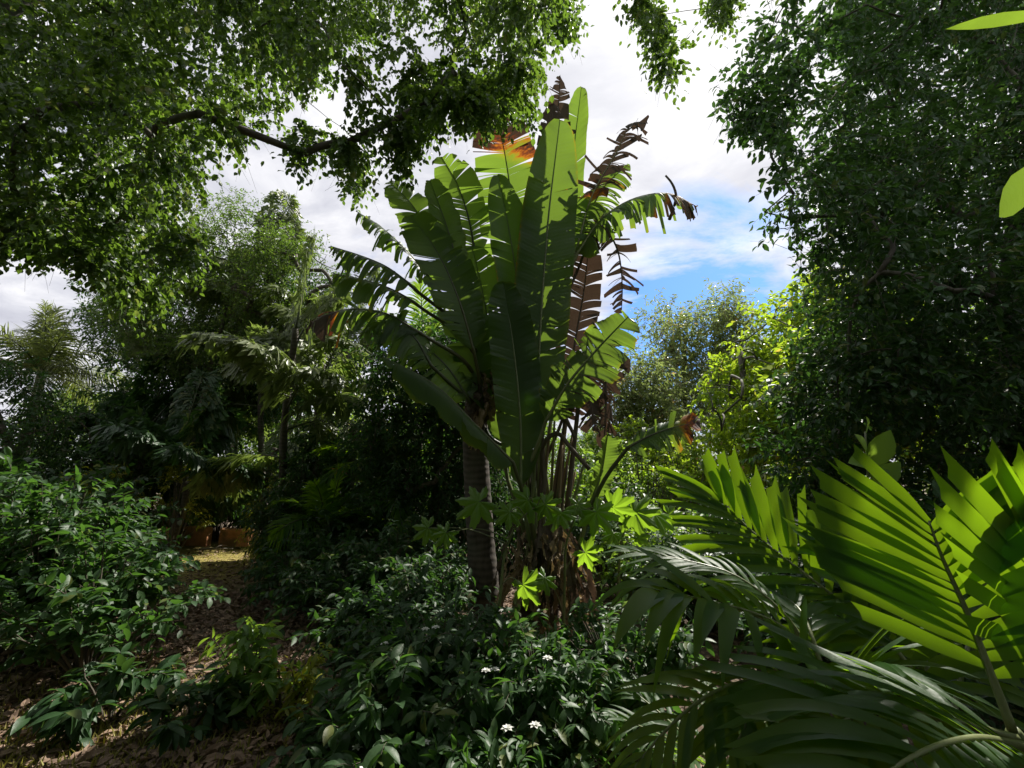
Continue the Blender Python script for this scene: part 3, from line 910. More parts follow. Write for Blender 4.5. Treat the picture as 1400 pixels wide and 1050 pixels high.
def grow_tree(name, label, cat, loc, trunk, nodes, leafmat, bark, rng, r0=.2, ntw=10, R=.5, tl=.5, droop=.3, nlf=9, ls=.1, tmpl=None, out=.8, down=.1,
              group=None, gaps=False, rtip=.008, extra=None, twr=.004, hold=None, **kw):
    t = thing(name, label, cat, loc, group)
    wb, lb = MB(), MB()
    skeleton(wb, trunk, nodes if extra is None else np.concatenate([nodes, extra[0]]), r0, rng, rtip=rtip)
    clump_sprays(lb, wb, np.asarray(nodes), R, ntw, tl, droop, nlf, ls, tmpl or T_LO(), rng, out=out, down=down, gaps=gaps, twr=twr, hold=hold, **kw)
    if extra is not None:
        clump_sprays(lb, None, np.asarray(extra[0]), extra[1], extra[2], extra[3], droop, nlf, extra[4], tmpl or T_LO(), rng, out=out, down=down, gaps=gaps, hold=out_of_view, **kw)
    wb.build('trunk', M[bark], t, loc)
    lb.build('crown', M[leafmat], t, loc, smooth=False)
    return t


def project(P):
    d = P-CAM
    f = d[:, 1]*cp+d[:, 2]*sp; u = -d[:, 1]*sp+d[:, 2]*cp
    f = np.where(f > .05, f, np.nan)
    return 700+FPX*d[:, 0]/f, 525-FPX*u/f


def crown_limit(poly, tips, tr, soft, seed):
    """the crown ends where the tree's crown ends: a ragged limit on how far the foliage spreads"""
    r = np.random.default_rng(seed)
    tips = np.asarray(tips, float).reshape(-1, 2)
    def hold(P):
        x, y = project(P)
        x = np.nan_to_num(x, nan=-9e3)+r.normal(0, soft, len(P)); y = np.nan_to_num(y, nan=-9e3)+r.normal(0, soft, len(P))
        k = in_poly(x, y, poly) | (y < -380)
        for a, b in tips: k |= (np.abs(x-a) < tr) & (np.abs(y-b) < tr*1.3)
        return k
    return hold


# ------------------------------------------------------------------ weeping fig that hangs over the garden
rng = np.random.default_rng(3)
FIG = [(-300, -420), (330, -420), (760, -420), (772, -60), (756, 30), (750, 115), (740, 175), (722, 195), (700, 185), (668, 170), (640, 185), (612, 160), (580, 200), (548, 252), (526, 165), (505, 215), (486, 285),
       (462, 240), (436, 165), (414, 248), (385, 180), (340, 200), (312, 225), (292, 235), (268, 285), (282, 372), (240, 410), (190, 442), (130, 385), (90, 365), (40, 350), (0, 365), (-300, 380)]
IN = [(-300, -420), (330, -420), (745, -420), (752, -80), (738, 30), (728, 130), (690, 160), (655, 150), (605, 130), (545, 195), (505, 165), (480, 200), (420, 160), (370, 130), (290, 170), (250, 230), (240, 330), (180, 370), (110, 320), (40, 300), (-300, 320)]
nodes = clumps_in(IN, 420, 3.1, 6.8, rng, .26)
tips = [(484, 255), (490, 225), (476, 205), (546, 230), (552, 205), (540, 175), (574, 165), (415, 220), (420, 195), (640, 135), (662, 125), (690, 120), (712, 95), (728, 90),
        (766, 55), (755, 20), (780, 40), (600, 120), (900, 60), (912, 92), (885, 30), (870, 5), (905, 30), (985, 20), (990, 0),
        (330, 185), (365, 165), (250, 330), (262, 350), (205, 400), (180, 410), (30, 325), (120, 355), (225, 300), (200, 270), (160, 310), (130, 250), (560, 120), (585, 150), (620, 110), (650, 150), (540, 140), (700, 140), (670, 150), (630, 150)]
ni = len(nodes)
nodes = np.concatenate([nodes, [at(x, y-10, rng.uniform(3.6, 4.9)) for x, y in tips], [at(x, y, rng.uniform(3.8, 4.6)) for x, y in ((830, -90), (880, -90), (950, -90), (800, -150), (900, -170), (990, -160), (880, -40), (975, -60), (770, -70))]])
FR = np.where(np.arange(len(nodes)) < ni, .31, .14); FL = np.where(np.arange(len(nodes)) < ni, .46, .32)
over = rng.uniform([-6.5, -5.5, 4.4], [4.0, 1.6, 7.2], (150, 3))  # unseen clumps above and behind the camera, added to block sky light
FIGHOLD = crown_limit(FIG, [(766, 45), (757, 15), (778, 15), (905, 60), (912, 100), (890, 25), (870, 0), (985, 25), (990, 0)], 17, 14, 1)
FT = np.array([-6.9, 3.6, -.05])
trunk = [FT, FT+(.1, 0, 1.8), FT+(.2, .1, 3.6), FT+(.5, .2, 5.4), FT+(.9, .3, 6.6), FT+(1.5, .4, 7.4)]
grow_tree('weeping_fig_tree', 'big weeping fig with small dark glossy leaves hanging in tassels over the whole garden', 'tree', FT, trunk, nodes, 'fig', 'bark', rng,
          r0=.42, ntw=30, R=FR, tl=FL, droop=.6, nlf=20, ls=.068, lean=.25, tmpl=T_MID(.33), out=.5, down=.35, gaps=True, rtip=.0018, twr=.0022, ldroop=.45, side=.85, hold=FIGHOLD, extra=(over, .7, 40, .7, .11))

# ------------------------------------------------------------------ the big shady tree on the sunny side
rng = np.random.default_rng(4)
BT = [(1075, -330), (1068, -60), (1050, 40), (1015, 95), (1000, 150), (1010, 195), (1050, 185), (1062, 240), (1085, 285), (1100, 330), (1118, 385), (1090, 430), (1060, 480), (1050, 540),
      (1060, 590), (1120, 610), (1260, 600), (1420, 590), (1720, 560), (1760, -330)]
BIN = [(x+(45 if x < 1130 else 0), y-(40 if y > 550 else 0)) for x, y in BT]
nodes = clumps_in(BIN, 290, 4.6, 7.6, rng, .36)
back = clumps_in([(1150, -200), (1150, 640), (1720, 640), (1720, -200)], 260, 7.6, 10.8, rng, .45)
edge = [(995, 130, 5.6), (1003, 170, 5.6), (1020, 120, 5.6), (1040, 110, 5.5), (1060, 30, 5.6), (1085, -10, 5.4), (1055, 215, 5.5), (1060, 175, 5.5), (1045, 290, 5.4), (1080, 300, 5.7), (1095, 345, 5.9),
        (1108, 380, 6.2), (1085, 265, 5.5), (1030, 160, 5.5)]
nodes = np.concatenate([nodes, back, [at(*p) for p in edge]])
nodes = nodes[nodes[:, 2] > .9]
BTR = np.array([9.2, 8.0, -.05])
trunk = [BTR, BTR+(0, 0, 1.6), BTR+(-.1, -.2, 3.2), BTR+(-.1, -.6, 5.0), BTR+(0, -1.1, 7.0), BTR+(.2, -1.4, 9.0)]
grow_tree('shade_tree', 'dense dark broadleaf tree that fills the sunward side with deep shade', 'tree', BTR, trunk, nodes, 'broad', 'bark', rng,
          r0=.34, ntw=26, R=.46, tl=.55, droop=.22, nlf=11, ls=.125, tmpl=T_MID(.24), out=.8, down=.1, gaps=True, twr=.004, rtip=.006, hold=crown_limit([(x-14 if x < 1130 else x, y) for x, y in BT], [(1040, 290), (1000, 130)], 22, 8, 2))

# lime-green tree lit behind it
rng = np.random.default_rng(6)
LT = [(1110, 385), (1060, 420), (1005, 462), (975, 505), (955, 540), (962, 590), (1000, 610), (1100, 620), (1250, 600), (1250, 420)]
nodes = np.concatenate([clumps_in(LT, 150, 8.2, 10.8, rng, .38), [at(*p) for p in ((1020, 465, 8.3), (990, 490, 8.2), (965, 530, 8.2), (975, 560, 8.0), (1060, 425, 8.3), (1085, 405, 8.3), (1040, 450, 8.2), (1000, 530, 8.0), (960, 575, 8.0))]])
nodes = nodes[nodes[:, 2] > .8]
LTR = np.array([5.6, 10.0, -.05])
grow_tree('lime_leaved_tree', 'sunlit lime green tree with reddish young tips against the dark shade tree', 'tree', LTR, [LTR, LTR+(-.1, -.1, 1.2), LTR+(-.3, -.2, 2.4), LTR+(-.3, -.2, 3.6), LTR+(-.2, 0, 4.6)], nodes,
          'lime', 'bark', rng, r0=.16, ntw=22, R=.42, tl=.5, droop=.2, nlf=10, ls=.15, tmpl=T_MID(.24), gaps=True)

# airy grey-green trees far behind
rng = np.random.default_rng(7)
def airy(label, poly, n, Y0, Y1, base, extra=(), mat='grey', ls=.17, group=None, ntw=18, R=.6, cat='tree', name='slender_tree'):
    nd = clumps_in(poly, n, Y0, Y1, rng, .5)
    if len(extra): nd = np.concatenate([nd, [at(x, y, (Y0+Y1)/2) for x, y in extra]])
    nd = nd[nd[:, 2] > .6]
    top = nd[:, 2].max()
    b = np.array(base, float)
    tr = [b, b+(0.05, 0, top*.25), b+(-.1, .1, top*.5), b+(.1, 0, top*.8)]
    return grow_tree(name, label, cat, b, tr, nd, mat, 'twig', rng, r0=.06+.012*top, ntw=ntw, R=R, tl=.7, droop=.15, nlf=9, ls=ls, tmpl=T_LO(.2), out=.9, group=group, rtip=.009, gaps=True)

airy('tall airy grey-green tree rising against the blue sky gap', [(985, 410), (1005, 405), (1020, 470), (1010, 560), (960, 590), (900, 580), (905, 500), (890, 455), (915, 440), (945, 425), (960, 440), (975, 440)], 110, 15, 17.5,
     gnd(955, 16.3), [(990, 412), (998, 425), (895, 435), (912, 428), (925, 445), (1030, 440), (888, 432), (950, 425)])
airy('low airy tree with yellowish tips beside the hanging dead leaves', [(868, 500), (880, 490), (905, 520), (920, 590), (900, 640), (835, 640), (832, 560), (850, 520)], 80, 12.5, 14.5, gnd(872, 13.5), [(873, 497), (842, 530), (855, 510)])

# ------------------------------------------------------------------ left of the plant: fishtail palms, dark trees, a far palm
rng = np.random.default_rng(8)


def fishtail_palm(label, base, h, nf, Lf, rng, mat='fishtail', r=.08, group='fishtail palms behind the path', wob=.3, aim=None, Lp=.8):
    base = np.asarray(base, float)
    t = thing('fishtail_palm', label, 'palm', base, group)
    mb = MB()
    top = base+np.array([rng.normal(0, wob), rng.normal(0, wob), h])
    st = spline([base, (base+top)/2+rng.normal(0, .1, 3), top], 26)
    tube(mb, st, r, r*.7, sides=10, rough=.03, rng=rng)
    mb.build('trunk', M['palmbark'], t, base)
    for k in range(nf):
        a = 2*np.pi*k/nf*1.618+rng.uniform(-.4, .4) if aim is None else aim[k % len(aim)]+rng.normal(0, .25)
        z = 1-.75*(k/max(nf-1, 1))
        o = st[int(np.clip(25-k*15/nf, 0, 25))]
        hd = np.array([math.cos(a), math.sin(a), 0])
        L = Lf*rng.uniform(.8, 1.15)
        el = math.radians(70*(1-k/nf)+8+rng.uniform(-8, 8))
        d = hd*math.cos(el)+np.array([0, 0, math.sin(el)])
        q = [o+d*L*s+np.array([0, 0, -.45*L*s*s])*math.cos(el)**.5 for s in (0, .25, .5, .75, 1)]
        if not open_to_sun(np.array(q), -.32).all(): continue
        mb, wb = MB(), MB()
        nrml = nrm(np.array([0, 0, 1.0])-d*d[2]+.2*rng.standard_normal(3))
        ribs = bipinnate(mb, q, 10, Lp*rng.uniform(.85, 1.1), 10, .30, .040, nrml, rng, rndb=rng.uniform(.2, .8))
        f = mb.build('frond', M[mat], t, base, smooth=False)
        tube(wb, spline(q, 14), .022, .006, sides=5)
        tubes_batch(wb, np.array(ribs), np.linspace(.007, .002, 5))
        wb.build('frond_rib', M['darkstalk'], f, base)
    return t

fishtail_palm('tallest fishtail palm, its ragged crown above the dark foliage near the sky', gnd(362, 11.4), 7.7, 12, 2.3, rng)
fishtail_palm('fishtail palm with drooping pale crown just beside the torn bird of paradise leaves', gnd(420, 9.4), 5.6, 13, 2.2, rng)
fishtail_palm('fishtail palm in the middle of the dark foliage with thick feathery crown', gnd(392, 8.6), 4.4, 13, 1.9, rng)
fishtail_palm('low fishtail palm with pale sunlit fronds hanging over the clay wall', gnd(368, 9.3), 2.2, 13, 1.9, rng, wob=.1)
fishtail_palm('leaning fishtail palm whose crown spreads over the middle of the dark thicket', gnd(455, 10.6), 5.0, 12, 2.2, rng)
fishtail_palm('fishtail palm behind the tall leafy tree, only its upper fronds showing', gnd(255, 12.2), 5.6, 11, 2.2, rng)
fishtail_palm('half-hidden fishtail palm in the shade behind the leafy hedge', gnd(225, 9.4), 2.2, 10, 1.8, rng, mat='broad')
fishtail_palm('fishtail palm close to the far feather palm', gnd(150, 10.4), 3.0, 10, 1.9, rng, mat='broad')


def feather_palm(name, label, base, h, nf, Lf, rng, mat='palm', r=.09, nl=34, Ll=.5, Wl=.022, group=None, droop=.6, lean=(0, 0), el0=80, el1=5, bark='palmbark', trunc=0.0, dead=0, azs=None, segs=4, ldroop=.35):
    base = np.asarray(base, float)
    t = thing(name, label, 'palm', base, group)
    top = base+np.array([lean[0], lean[1], h])
    st = spline([base, base*.5+top*.5+np.array([lean[0]*-.15, 0, 0]), top], 20)
    mb = MB(); tube(mb, st, r, r*.75, sides=12, rough=.02, rng=rng); mb.build('trunk', M[bark], t, base)
    for k in range(nf):
        a = k*2.399+rng.uniform(-.3, .3) if azs is None else azs[k % len(azs)]+rng.normal(0, .2)
        x = k/max(nf-1, 1)
        el = math.radians(el0+(el1-el0)*x+rng.uniform(-7, 7))
        hd = np.array([math.cos(a), math.sin(a), 0]); d = hd*math.cos(el)+np.array([0, 0, math.sin(el)])
        L = Lf*rng.uniform(.85, 1.1)
        q = [top+d*L*s+np.array([0, 0, -droop*L*s*s*(.35+.65*math.cos(el))]) for s in (0, .25, .5, .75, 1)]
        isdead = k >= nf-dead
        if not open_to_sun(np.array(q), .15).all(): continue
        mb, wb = MB(), MB()
        nn = nrm(np.array([0, 0, 1.0])-d*d[2]+.15*rng.standard_normal(3)-hd*.2)
        frond(mb, q, nl, Ll, Wl, nn, rng, droop=ldroop, segs=segs, trunc=trunc, start=.12, a0=75, a1=20, rndb=rng.uniform(.3, .7), alljit=.06, vf=.25)
        f = mb.build('dead_frond' if isdead else 'frond', M['redfrond' if isdead else mat], t, base)
        tube(wb, spline(q, 12), .022, .005, sides=6); wb.build('frond_rib', M['darkstalk'], f, base)
    return t

feather_palm('feather_palm', 'fine-leaved feather palm at the far edge of the garden against pale sky', gnd(5, 12.0), 4.4, 20, 2.9, rng, mat='palmdull', nl=60, Ll=.85, Wl=.017, r=.14, droop=.65, ldroop=.6, el0=88)
feather_palm('areca_palm', 'areca palm with a reddish dead frond under the torn leaves', gnd(470, 9.0), 2.6, 12, 2.0, rng, nl=40, Ll=.55, Wl=.020, group='areca palms behind the big plant', dead=2)
feather_palm('areca_palm', 'areca palm whose spiky crown shows between the leaf stalks', gnd(566, 9.6), 4.4, 12, 2.1, rng, mat='fresh', nl=42, Ll=.6, Wl=.02, group='areca palms behind the big plant', el0=85)
feather_palm('areca_palm', 'small areca palm in the gap beside the shaded thicket', gnd(515, 8.2), 1.7, 11, 1.7, rng, nl=36, Ll=.5, Wl=.02, group='areca palms behind the big plant')
feather_palm('areca_palm', 'low areca palm growing out of the dark ground plants', gnd(440, 7.4), .8, 11, 1.4, rng, nl=34, Ll=.42, Wl=.018, group='areca palms behind the big plant')

# broadleaf trees of the left background
rng = np.random.default_rng(9)
def bushtree(name, label, cat, poly, n, Y0, Y1, px, Yb, mat, ls, rng, ntw=22, R=.42, tl=.45, nlf=9, r0=.12, droop=.25, bark='twig', group=None, wr=.22, gaps=True, tmpl=None, mind=.35, lean=0.0):
    nd = clumps_in(poly, n, Y0, Y1, rng, mind)
    nd = nd[nd[:, 2] > .25]
    b = gnd(px, Yb); top = nd[:, 2].max()
    c = nd.mean(0)
    tr = [b-(0, 0, .05), b+(0, 0, top*.2), b*.6+np.array([c[0], c[1], 0])*.4+(lean, 0, top*.45), np.array([c[0], c[1], top*.75])]
    return grow_tree(name, label, cat, b, tr, nd, mat, bark, rng, r0=r0, ntw=ntw, R=R, tl=tl, droop=droop, nlf=nlf, ls=ls, tmpl=tmpl or T_LO(wr), group=group, gaps=gaps)

bushtree('broadleaf_tree', 'dark broadleaf tree with pale slanting trunk behind the path', 'tree', [(130, 380), (220, 400), (300, 350), (420, 380), (470, 470), (430, 560), (330, 600), (200, 620), (110, 600), (165, 520), (120, 440)], 240, 11.0, 13.6, 250, 12.4, 'shade', .13, rng, r0=.10, bark='palebark', mind=.3)
bushtree('broadleaf_tree', 'tall leafy tree whose top meets the hanging fig tassels', 'tree', [(275, 270), (325, 275), (385, 310), (462, 350), (480, 430), (440, 520), (330, 500), (230, 500), (130, 470), (140, 400), (215, 330)], 190, 9.6, 11.6, 240, 10.8, 'fig', .085, rng, ntw=28, r0=.09, bark='twig', mind=.28)
bushtree('broadleaf_tree', 'loose green tree filling the space under the torn leaves', 'tree', [(425, 385), (470, 375), (520, 430), (590, 440), (610, 600), (430, 620)], 120, 10.2, 12.2, 505, 11.2, 'broad', .12, rng, r0=.08, mind=.3)
bushtree('broadleaf_tree', 'dark tree in deep shade right behind the ringed trunk', 'tree', [(520, 470), (600, 440), (690, 470), (700, 640), (680, 800), (560, 820), (520, 700), (500, 580)], 120, 7.0, 8.6, 590, 7.9, 'shade', .12, rng, r0=.1, ntw=22)
bushtree('broadleaf_tree', 'dark tree closing the far edge below the feather palm', 'tree', [(-220, 470), (-60, 470), (60, 520), (150, 560), (180, 660), (100, 680), (-220, 690)], 85, 8.5, 10.5, 20, 9.6, 'shade', .12, rng)
bushtree('broadleaf_tree', 'green tree seen through the gap between the areca palms', 'tree', [(440, 560), (560, 540), (640, 560), (640, 700), (460, 720), (420, 640)], 70, 12.5, 15, 530, 13.8, 'lime', .15, rng, r0=.12)
bushtree('broadleaf_tree', 'dark bank of foliage low under the shade tree', 'tree', [(1050, 600), (1250, 560), (1500, 540), (1750, 560), (1750, 760), (1300, 790), (1080, 740)], 120, 5.6, 8.5, 1330, 7.0, 'shade', .14, rng, r0=.1, mind=.3)

# distant trees closing the view; unseen ones behind the camera added to block skylight
far = None
rng = np.random.default_rng(10)
for k, (x, y, s) in enumerate([(-24, 16, 1.0), (-19, 19, .8), (-13, 21, 1.0), (-8, 23, .75), (-4, 21, .8), (0.5, 24, .85), (4, 22, .62), (8, 24, .7), (12, 19, 1.0), (17, 15, 1.1), (21, 9, 1.1), (-16, 9, .9), (14, 10, 1.0), (-20, 2, 1.0), (-9, -6, 1.1), (-3, -9, 1.1), (3, -8, 1.1), (8, -5, 1.1), (10, 1, 1.0), (-11, -1, 1.1)]):
    lab = 'distant green tree round the garden, mostly hidden by nearer foliage, or unseen and added for shade behind the camera'
    if far is None:
        b = np.zeros(3)
        nd = nrm(rng.standard_normal((110, 3)))*rng.uniform(.5, 1, (110, 1))**.5*np.array([2.6, 2.6, 3.2])+np.array([0, 0, 3.3])
        nd = nd[nd[:, 2] > .4]
        far = grow_tree('garden_tree', lab, 'tree', b, [b, b+(0, 0, 1.5), b+(.2, .1, 3), b+(0, .2, 5)], nd, 'fresh', 'bark', rng, r0=.25, ntw=26, R=.7, tl=.7, nlf=8, ls=.2, tmpl=T_LO(.24), group='distant trees round the garden')
        far.location = (x, y, 0); far.scale = (s, s, s)
    else:
        dup(far, (x, y, 0), rng.uniform(0, 6), s)

# ------------------------------------------------------------------ the low clay wall at the clearing
def build_wall():
    b = gnd(292, 11.0)
    t = thing('garden_wall', 'low terracotta garden wall with a dark gap at the end of the path', 'wall', b)
    m, g = newmat('terracotta')
    oc = g.n('ShaderNodeTexCoord').outputs['Object']
    nz = g.n('ShaderNodeTexNoise', i_Scale=5.0, i_Detail=7.0, i_Roughness=.7); g.l(oc, nz.inputs['Vector'])
    c = g.ramp(nz.outputs['Fac'], [(.3, (.42, .18, .08)), (.55, (.66, .31, .14)), (.75, (.74, .44, .25))])
    n2 = g.n('ShaderNodeTexNoise', i_Scale=3.1, i_Detail=6.0); g.l(oc, n2.inputs['Vector'])
    c = g.mix(g.ramp(n2.outputs['Fac'], [(.48, 0.0), (.62, .75)]), c, (.14, .12, .06))
    p = g.n('ShaderNodeBsdfPrincipled'); p.inputs['Roughness'].default_value = .85; g.l(c, p.inputs['Base Color'])
    bm = g.n('ShaderNodeBump', i_Strength=.4, i_Distance=.02); g.l(nz.outputs['Fac'], bm.inputs['Height']); g.l(bm.outputs[0], p.inputs['Normal'])
    o = g.n('ShaderNodeOutputMaterial'); g.l(p.outputs[0], o.inputs['Surface'])
    r = np.random.default_rng(2)
    def slab(x0, x1, h, name):
        # slab with softened, slightly uneven edges
        nx, nzv = 14, 6
        mb = MB()
        xs = np.linspace(x0, x1, nx); prof = [(-.09, 0), (-.09, h-.025), (-.07, h), (.07, h), (.09, h-.025), (.09, 0)]
        V = np.array([[(x, y, z+(.012*math.sin(x*9)+.008*r.standard_normal() if z > 0 else 0)) for y, z in prof] for x in xs])
        k = len(prof)
        i, j = np.meshgrid(np.arange(nx-1), np.arange(k-1), indexing='ij')
        F = np.stack([i*k+j, (i+1)*k+j, (i+1)*k+j+1, i*k+j+1], -1).reshape(-1, 4)
        mb.add(V+b, [F, np.array([[0, 1, 2, 3, 4, 5], [(nx-1)*k+q for q in (5, 4, 3, 2, 1, 0)]])])
        mb.build(name, m, t, b, smooth=False)
    slab(-1.15, -.13, .44, 'wall_panel'); slab(.16, .86, .40, 'wall_panel')
    slab(-1.6, -1.18, .36, 'wall_panel')
build_wall()

# ------------------------------------------------------------------ shrubs


def shrub(name, label, cat, loc, h, r, ns, ls, mat, rng, tmpl=None, nlf=9, droop=.3, ntw=6, tl=.35, smooth=True, group=None, flowers=0, side=.85, ldroop=.35, up=1.0,
          low=.35, wood='twig', twr=.004, ell=(1.0, 1.0), gaps=False, lean=.3, nn=.4):
    """many-stemmed bush: stems from the ground, leafy side twigs all over its dome"""
    loc = np.asarray(loc, float)
    t = thing(name, label, cat, loc, group)
    wb, lb = MB(), MB()
    a = rng.uniform(0, 2*np.pi, ns); q = rng.uniform(0, 1, ns)**.55
    e = np.stack([r*ell[0]*q*np.cos(a), r*ell[1]*q*np.sin(a), h*(.3+.7*np.sqrt(np.clip(1-q**2, 0, 1)))*rng.uniform(.75, 1.08, ns)], -1)
    b = np.stack([e[:, 0]*.12, e[:, 1]*.12, np.full(ns, -.04)], -1)
    tt = np.linspace(0, 1, 7)[None, :, None]
    mid = b*.35+e*.65*np.array([.75, .75, 1.0])
    P = loc+((1-tt)**2*b[:, None]+2*tt*(1-tt)*mid[:, None]+tt**2*e[:, None])
    tubes_batch(wb, P, np.linspace(.012, .004, 7), sides=5)
    # side twigs
    f = rng.uniform(low, 1.0, (ns, ntw)); f[:, 0] = 1.0
    k = np.clip((f*6).astype(int), 0, 5); fr = f*6-k
    O = np.take_along_axis(P, k[..., None], 1)*(1-fr)[..., None]+np.take_along_axis(P, (k+1)[..., None], 1)*fr[..., None]
    tn = nrm(np.take_along_axis(P, (k+1)[..., None], 1)-np.take_along_axis(P, k[..., None], 1))
    out = nrm(np.stack([np.cos(a), np.sin(a), np.full(ns, .45)], -1))[:, None]
    D = nrm(tn*.5+out*.55+rng.standard_normal((ns, ntw, 3))*.5+np.array([0, 0, .25]))
    O, D = O.reshape(-1, 3), D.reshape(-1, 3)
    L = tl*rng.uniform(.6, 1.2, len(O))
    sprays(lb, wb, O, D, L, droop, nlf, ls, tmpl or T_MID(.22), rng, side=side, ldroop=ldroop, up=up, twr=twr, gaps=gaps, lean=lean, nn=nn, hold=lambda Q: Q[:, 2] > .02)
    wb.build('stems', M[wood], t, loc)
    lb.build('foliage', M[mat], t, loc, smooth=smooth)
    if flowers:
        pick = rng.choice(len(O), flowers, replace=False)
        for i in pick:
            mb = MB()
            c = O[i]+D[i]*L[i]*.95+np.array([0, 0, .015])
            m = 6
            aa = np.linspace(0, 2*np.pi, m, endpoint=False)+rng.uniform(0, 1)
            for ring, (rr, zz) in enumerate(((.030, .25), (.022, .8))):
                Dp = np.stack([np.cos(aa+ring*.5), np.sin(aa+ring*.5), np.full(m, zz)], -1)
                add_leaves(mb, T_MID(.3), np.repeat(c[None], m, 0), Dp, np.tile(np.array([[0, 0, 1.0]]), (m, 1)), np.full(m, rr*1.05), np.full(m, .5))
            mb.build('flower', M['petal'], t, loc)
    return t


rng = np.random.default_rng(11)
HI = T_HI(.21); HIW = T_HI(.26, .2, .25); HIN = T_HI(.16, .35, .3)
S1 = 'glossy dark shrubs of the garden floor'
# the hedge mass beside the path
shrub('glossy_shrub', 'tall glossy dark shrub with a bright leafy top at the near end of the hedge', 'shrub', gnd(50, 4.5), 1.4, .9, 50, .105, 'shrub', rng, HI, ntw=7, tl=.34, group=S1)
shrub('glossy_shrub', 'glossy dark shrub that arches toward the sunlit clearing', 'shrub', gnd(98, 4.9), 1.2, .62, 48, .10, 'shrub', rng, HIW, ntw=7, tl=.36, group=S1)
shrub('glossy_shrub', 'shrub at the frame edge, part of the dark hedge', 'shrub', gnd(-70, 4.6), 1.6, .9, 40, .11, 'shrub', rng, HI, ntw=6, tl=.34, group=S1)
shrub('glossy_shrub', 'low dark shrub on the soil in front of the hedge, pale round leaves', 'shrub', gnd(120, 4.1), .95, .7, 40, .095, 'shrub', rng, HIW, ntw=6, tl=.28, group=S1)
shrub('glossy_shrub', 'dark shrub behind the hedge with dense fine leaves', 'shrub', gnd(70, 6.2), 1.7, 1.2, 50, .12, 'shade', rng, T_MID(.24), ntw=7, tl=.4, group=S1)
shrub('glossy_shrub', 'shrub of light green leaves standing behind the clay wall', 'shrub', gnd(295, 11.9), 1.6, .9, 34, .13, 'fresh', rng, T_MID(.24), ntw=6, tl=.35, group=S1)
# white-flowered shrubs close to the camera
S2 = 'white flowered shrubs near the camera'
shrub('flowering_shrub', 'white-flowered glossy shrub with the biggest drooping leaves, beside the leaf litter', 'shrub', gnd(545, 2.75), .52, .5, 42, .11, 'shrub', rng, HI, ntw=6, tl=.24, flowers=7, group=S2, ldroop=.5, gaps=True)
shrub('flowering_shrub', 'white-flowered glossy shrub directly in front of the dead leaf skirt', 'shrub', gnd(748, 3.1), .56, .6, 64, .085, 'shrub', rng, HI, ntw=7, tl=.24, flowers=5, group=S2, ldroop=.4, gaps=True)
shrub('flowering_shrub', 'low white-flowered shrub between two larger ones at the bottom of the view', 'shrub', gnd(655, 2.5), .33, .45, 38, .095, 'shrub', rng, HI, ntw=6, tl=.2, flowers=4, group=S2, ldroop=.4)
shrub('flowering_shrub', 'dim white-flowered shrub in the shade behind the drooping big-leaved one', 'shrub', gnd(600, 3.7), .6, .7, 54, .085, 'shade', rng, HI, ntw=6, tl=.26, flowers=5, group=S2)
shrub('flowering_shrub', 'white-flowered shrub half covered by the nearest arching palm leaflets', 'shrub', gnd(850, 3.5), .62, .5, 54, .085, 'shrub', rng, HI, ntw=7, tl=.24, flowers=3, group=S2, gaps=True)
# shaded thicket between path and plant
S3 = 'shaded thicket'
for px, Y, h, r, lab in ((440, 6.3, .7, .8, 'dark thicket bush at the edge of the path beyond the yellow-green plant'), (475, 5.6, .65, .8, 'low dark thicket bush behind the flowering shrubs'),
                         (540, 6.0, .9, .9, 'dark thicket bush in the deepest shade by the ringed trunk'), (580, 5.1, .6, .7, 'dim thicket bush at the foot of the ringed trunk'),
                         (455, 7.4, 1.1, 1.0, 'thicket bush below the areca palms'), (530, 4.5, .45, .6, 'low thicket bush beside the fallen dead stick')):
    shrub('thicket_bush', lab, 'bush', gnd(px, Y), h, r, 46, .10, 'shade', rng, T_MID(.2), ntw=7, tl=.32, group=S3)
shrub('thicket_bush', 'upright feathery dark green bush right of the clay wall', 'bush', gnd(402, 8.2), 2.0, .75, 60, .12, 'broad', rng, T_MID(.13), ntw=9, tl=.35, group=S3, droop=.5)
shrub('thicket_bush', 'tall green bush below the small orange flower', 'bush', gnd(468, 8.6), 1.9, .8, 50, .11, 'broad', rng, T_MID(.22), ntw=8, tl=.4, group=S3)
shrub('thicket_bush', 'tall leafy bush hiding the fishtail palm trunks beside the path', 'bush', gnd(425, 9.0), 2.5, .8, 56, .12, 'broad', rng, T_MID(.22), ntw=9, tl=.4, group=S3, low=.15)
shrub('thicket_bush', 'dark upright bush just left of the low areca palms', 'bush', gnd(450, 9.6), 2.9, .8, 56, .12, 'shade', rng, T_MID(.22), ntw=9, tl=.4, group=S3, low=.2)
sb = shrub('thicket_bush', 'shaded bush growing under the shade tree behind the near palms', 'bush', (3.6, 3.6, 0), 1.0, .8, 50, .11, 'shade', rng, T_MID(.2), ntw=7, tl=.35, group='bushes under the shade tree')
for x, y, q in ((2.9, 2.2, .8), (4.6, 2.6, 1.0), (4.4, 4.6, 1.2), (3.1, 4.9, .9), (5.4, 3.7, 1.2), (3.7, 1.3, .9), (5.9, 5.4, 1.3), (2.5, 3.9, .8)):
    dup(sb, (x, y, 0), x*7, q)
shrub('yellow_bush', 'bright yellow-green low bush spilling onto the clearing', 'bush', gnd(372, 8.5), .5, .42, 40, .09, 'yellow', rng, T_MID(.14), ntw=7, tl=.25)
shrub('yellow_bush', 'yellowish feathery bush low in the dark behind the hedge', 'bush', gnd(118, 8.6), 1.75, .55, 26, .10, 'yellow', rng, T_MID(.14), ntw=7, tl=.35, low=.7)
shrub('yellow_bush', 'small yellowish bush top in the dark above the path', 'bush', gnd(232, 9.2), 2.05, .40, 18, .10, 'yellow', rng, T_MID(.12), ntw=7, tl=.3, low=.8)
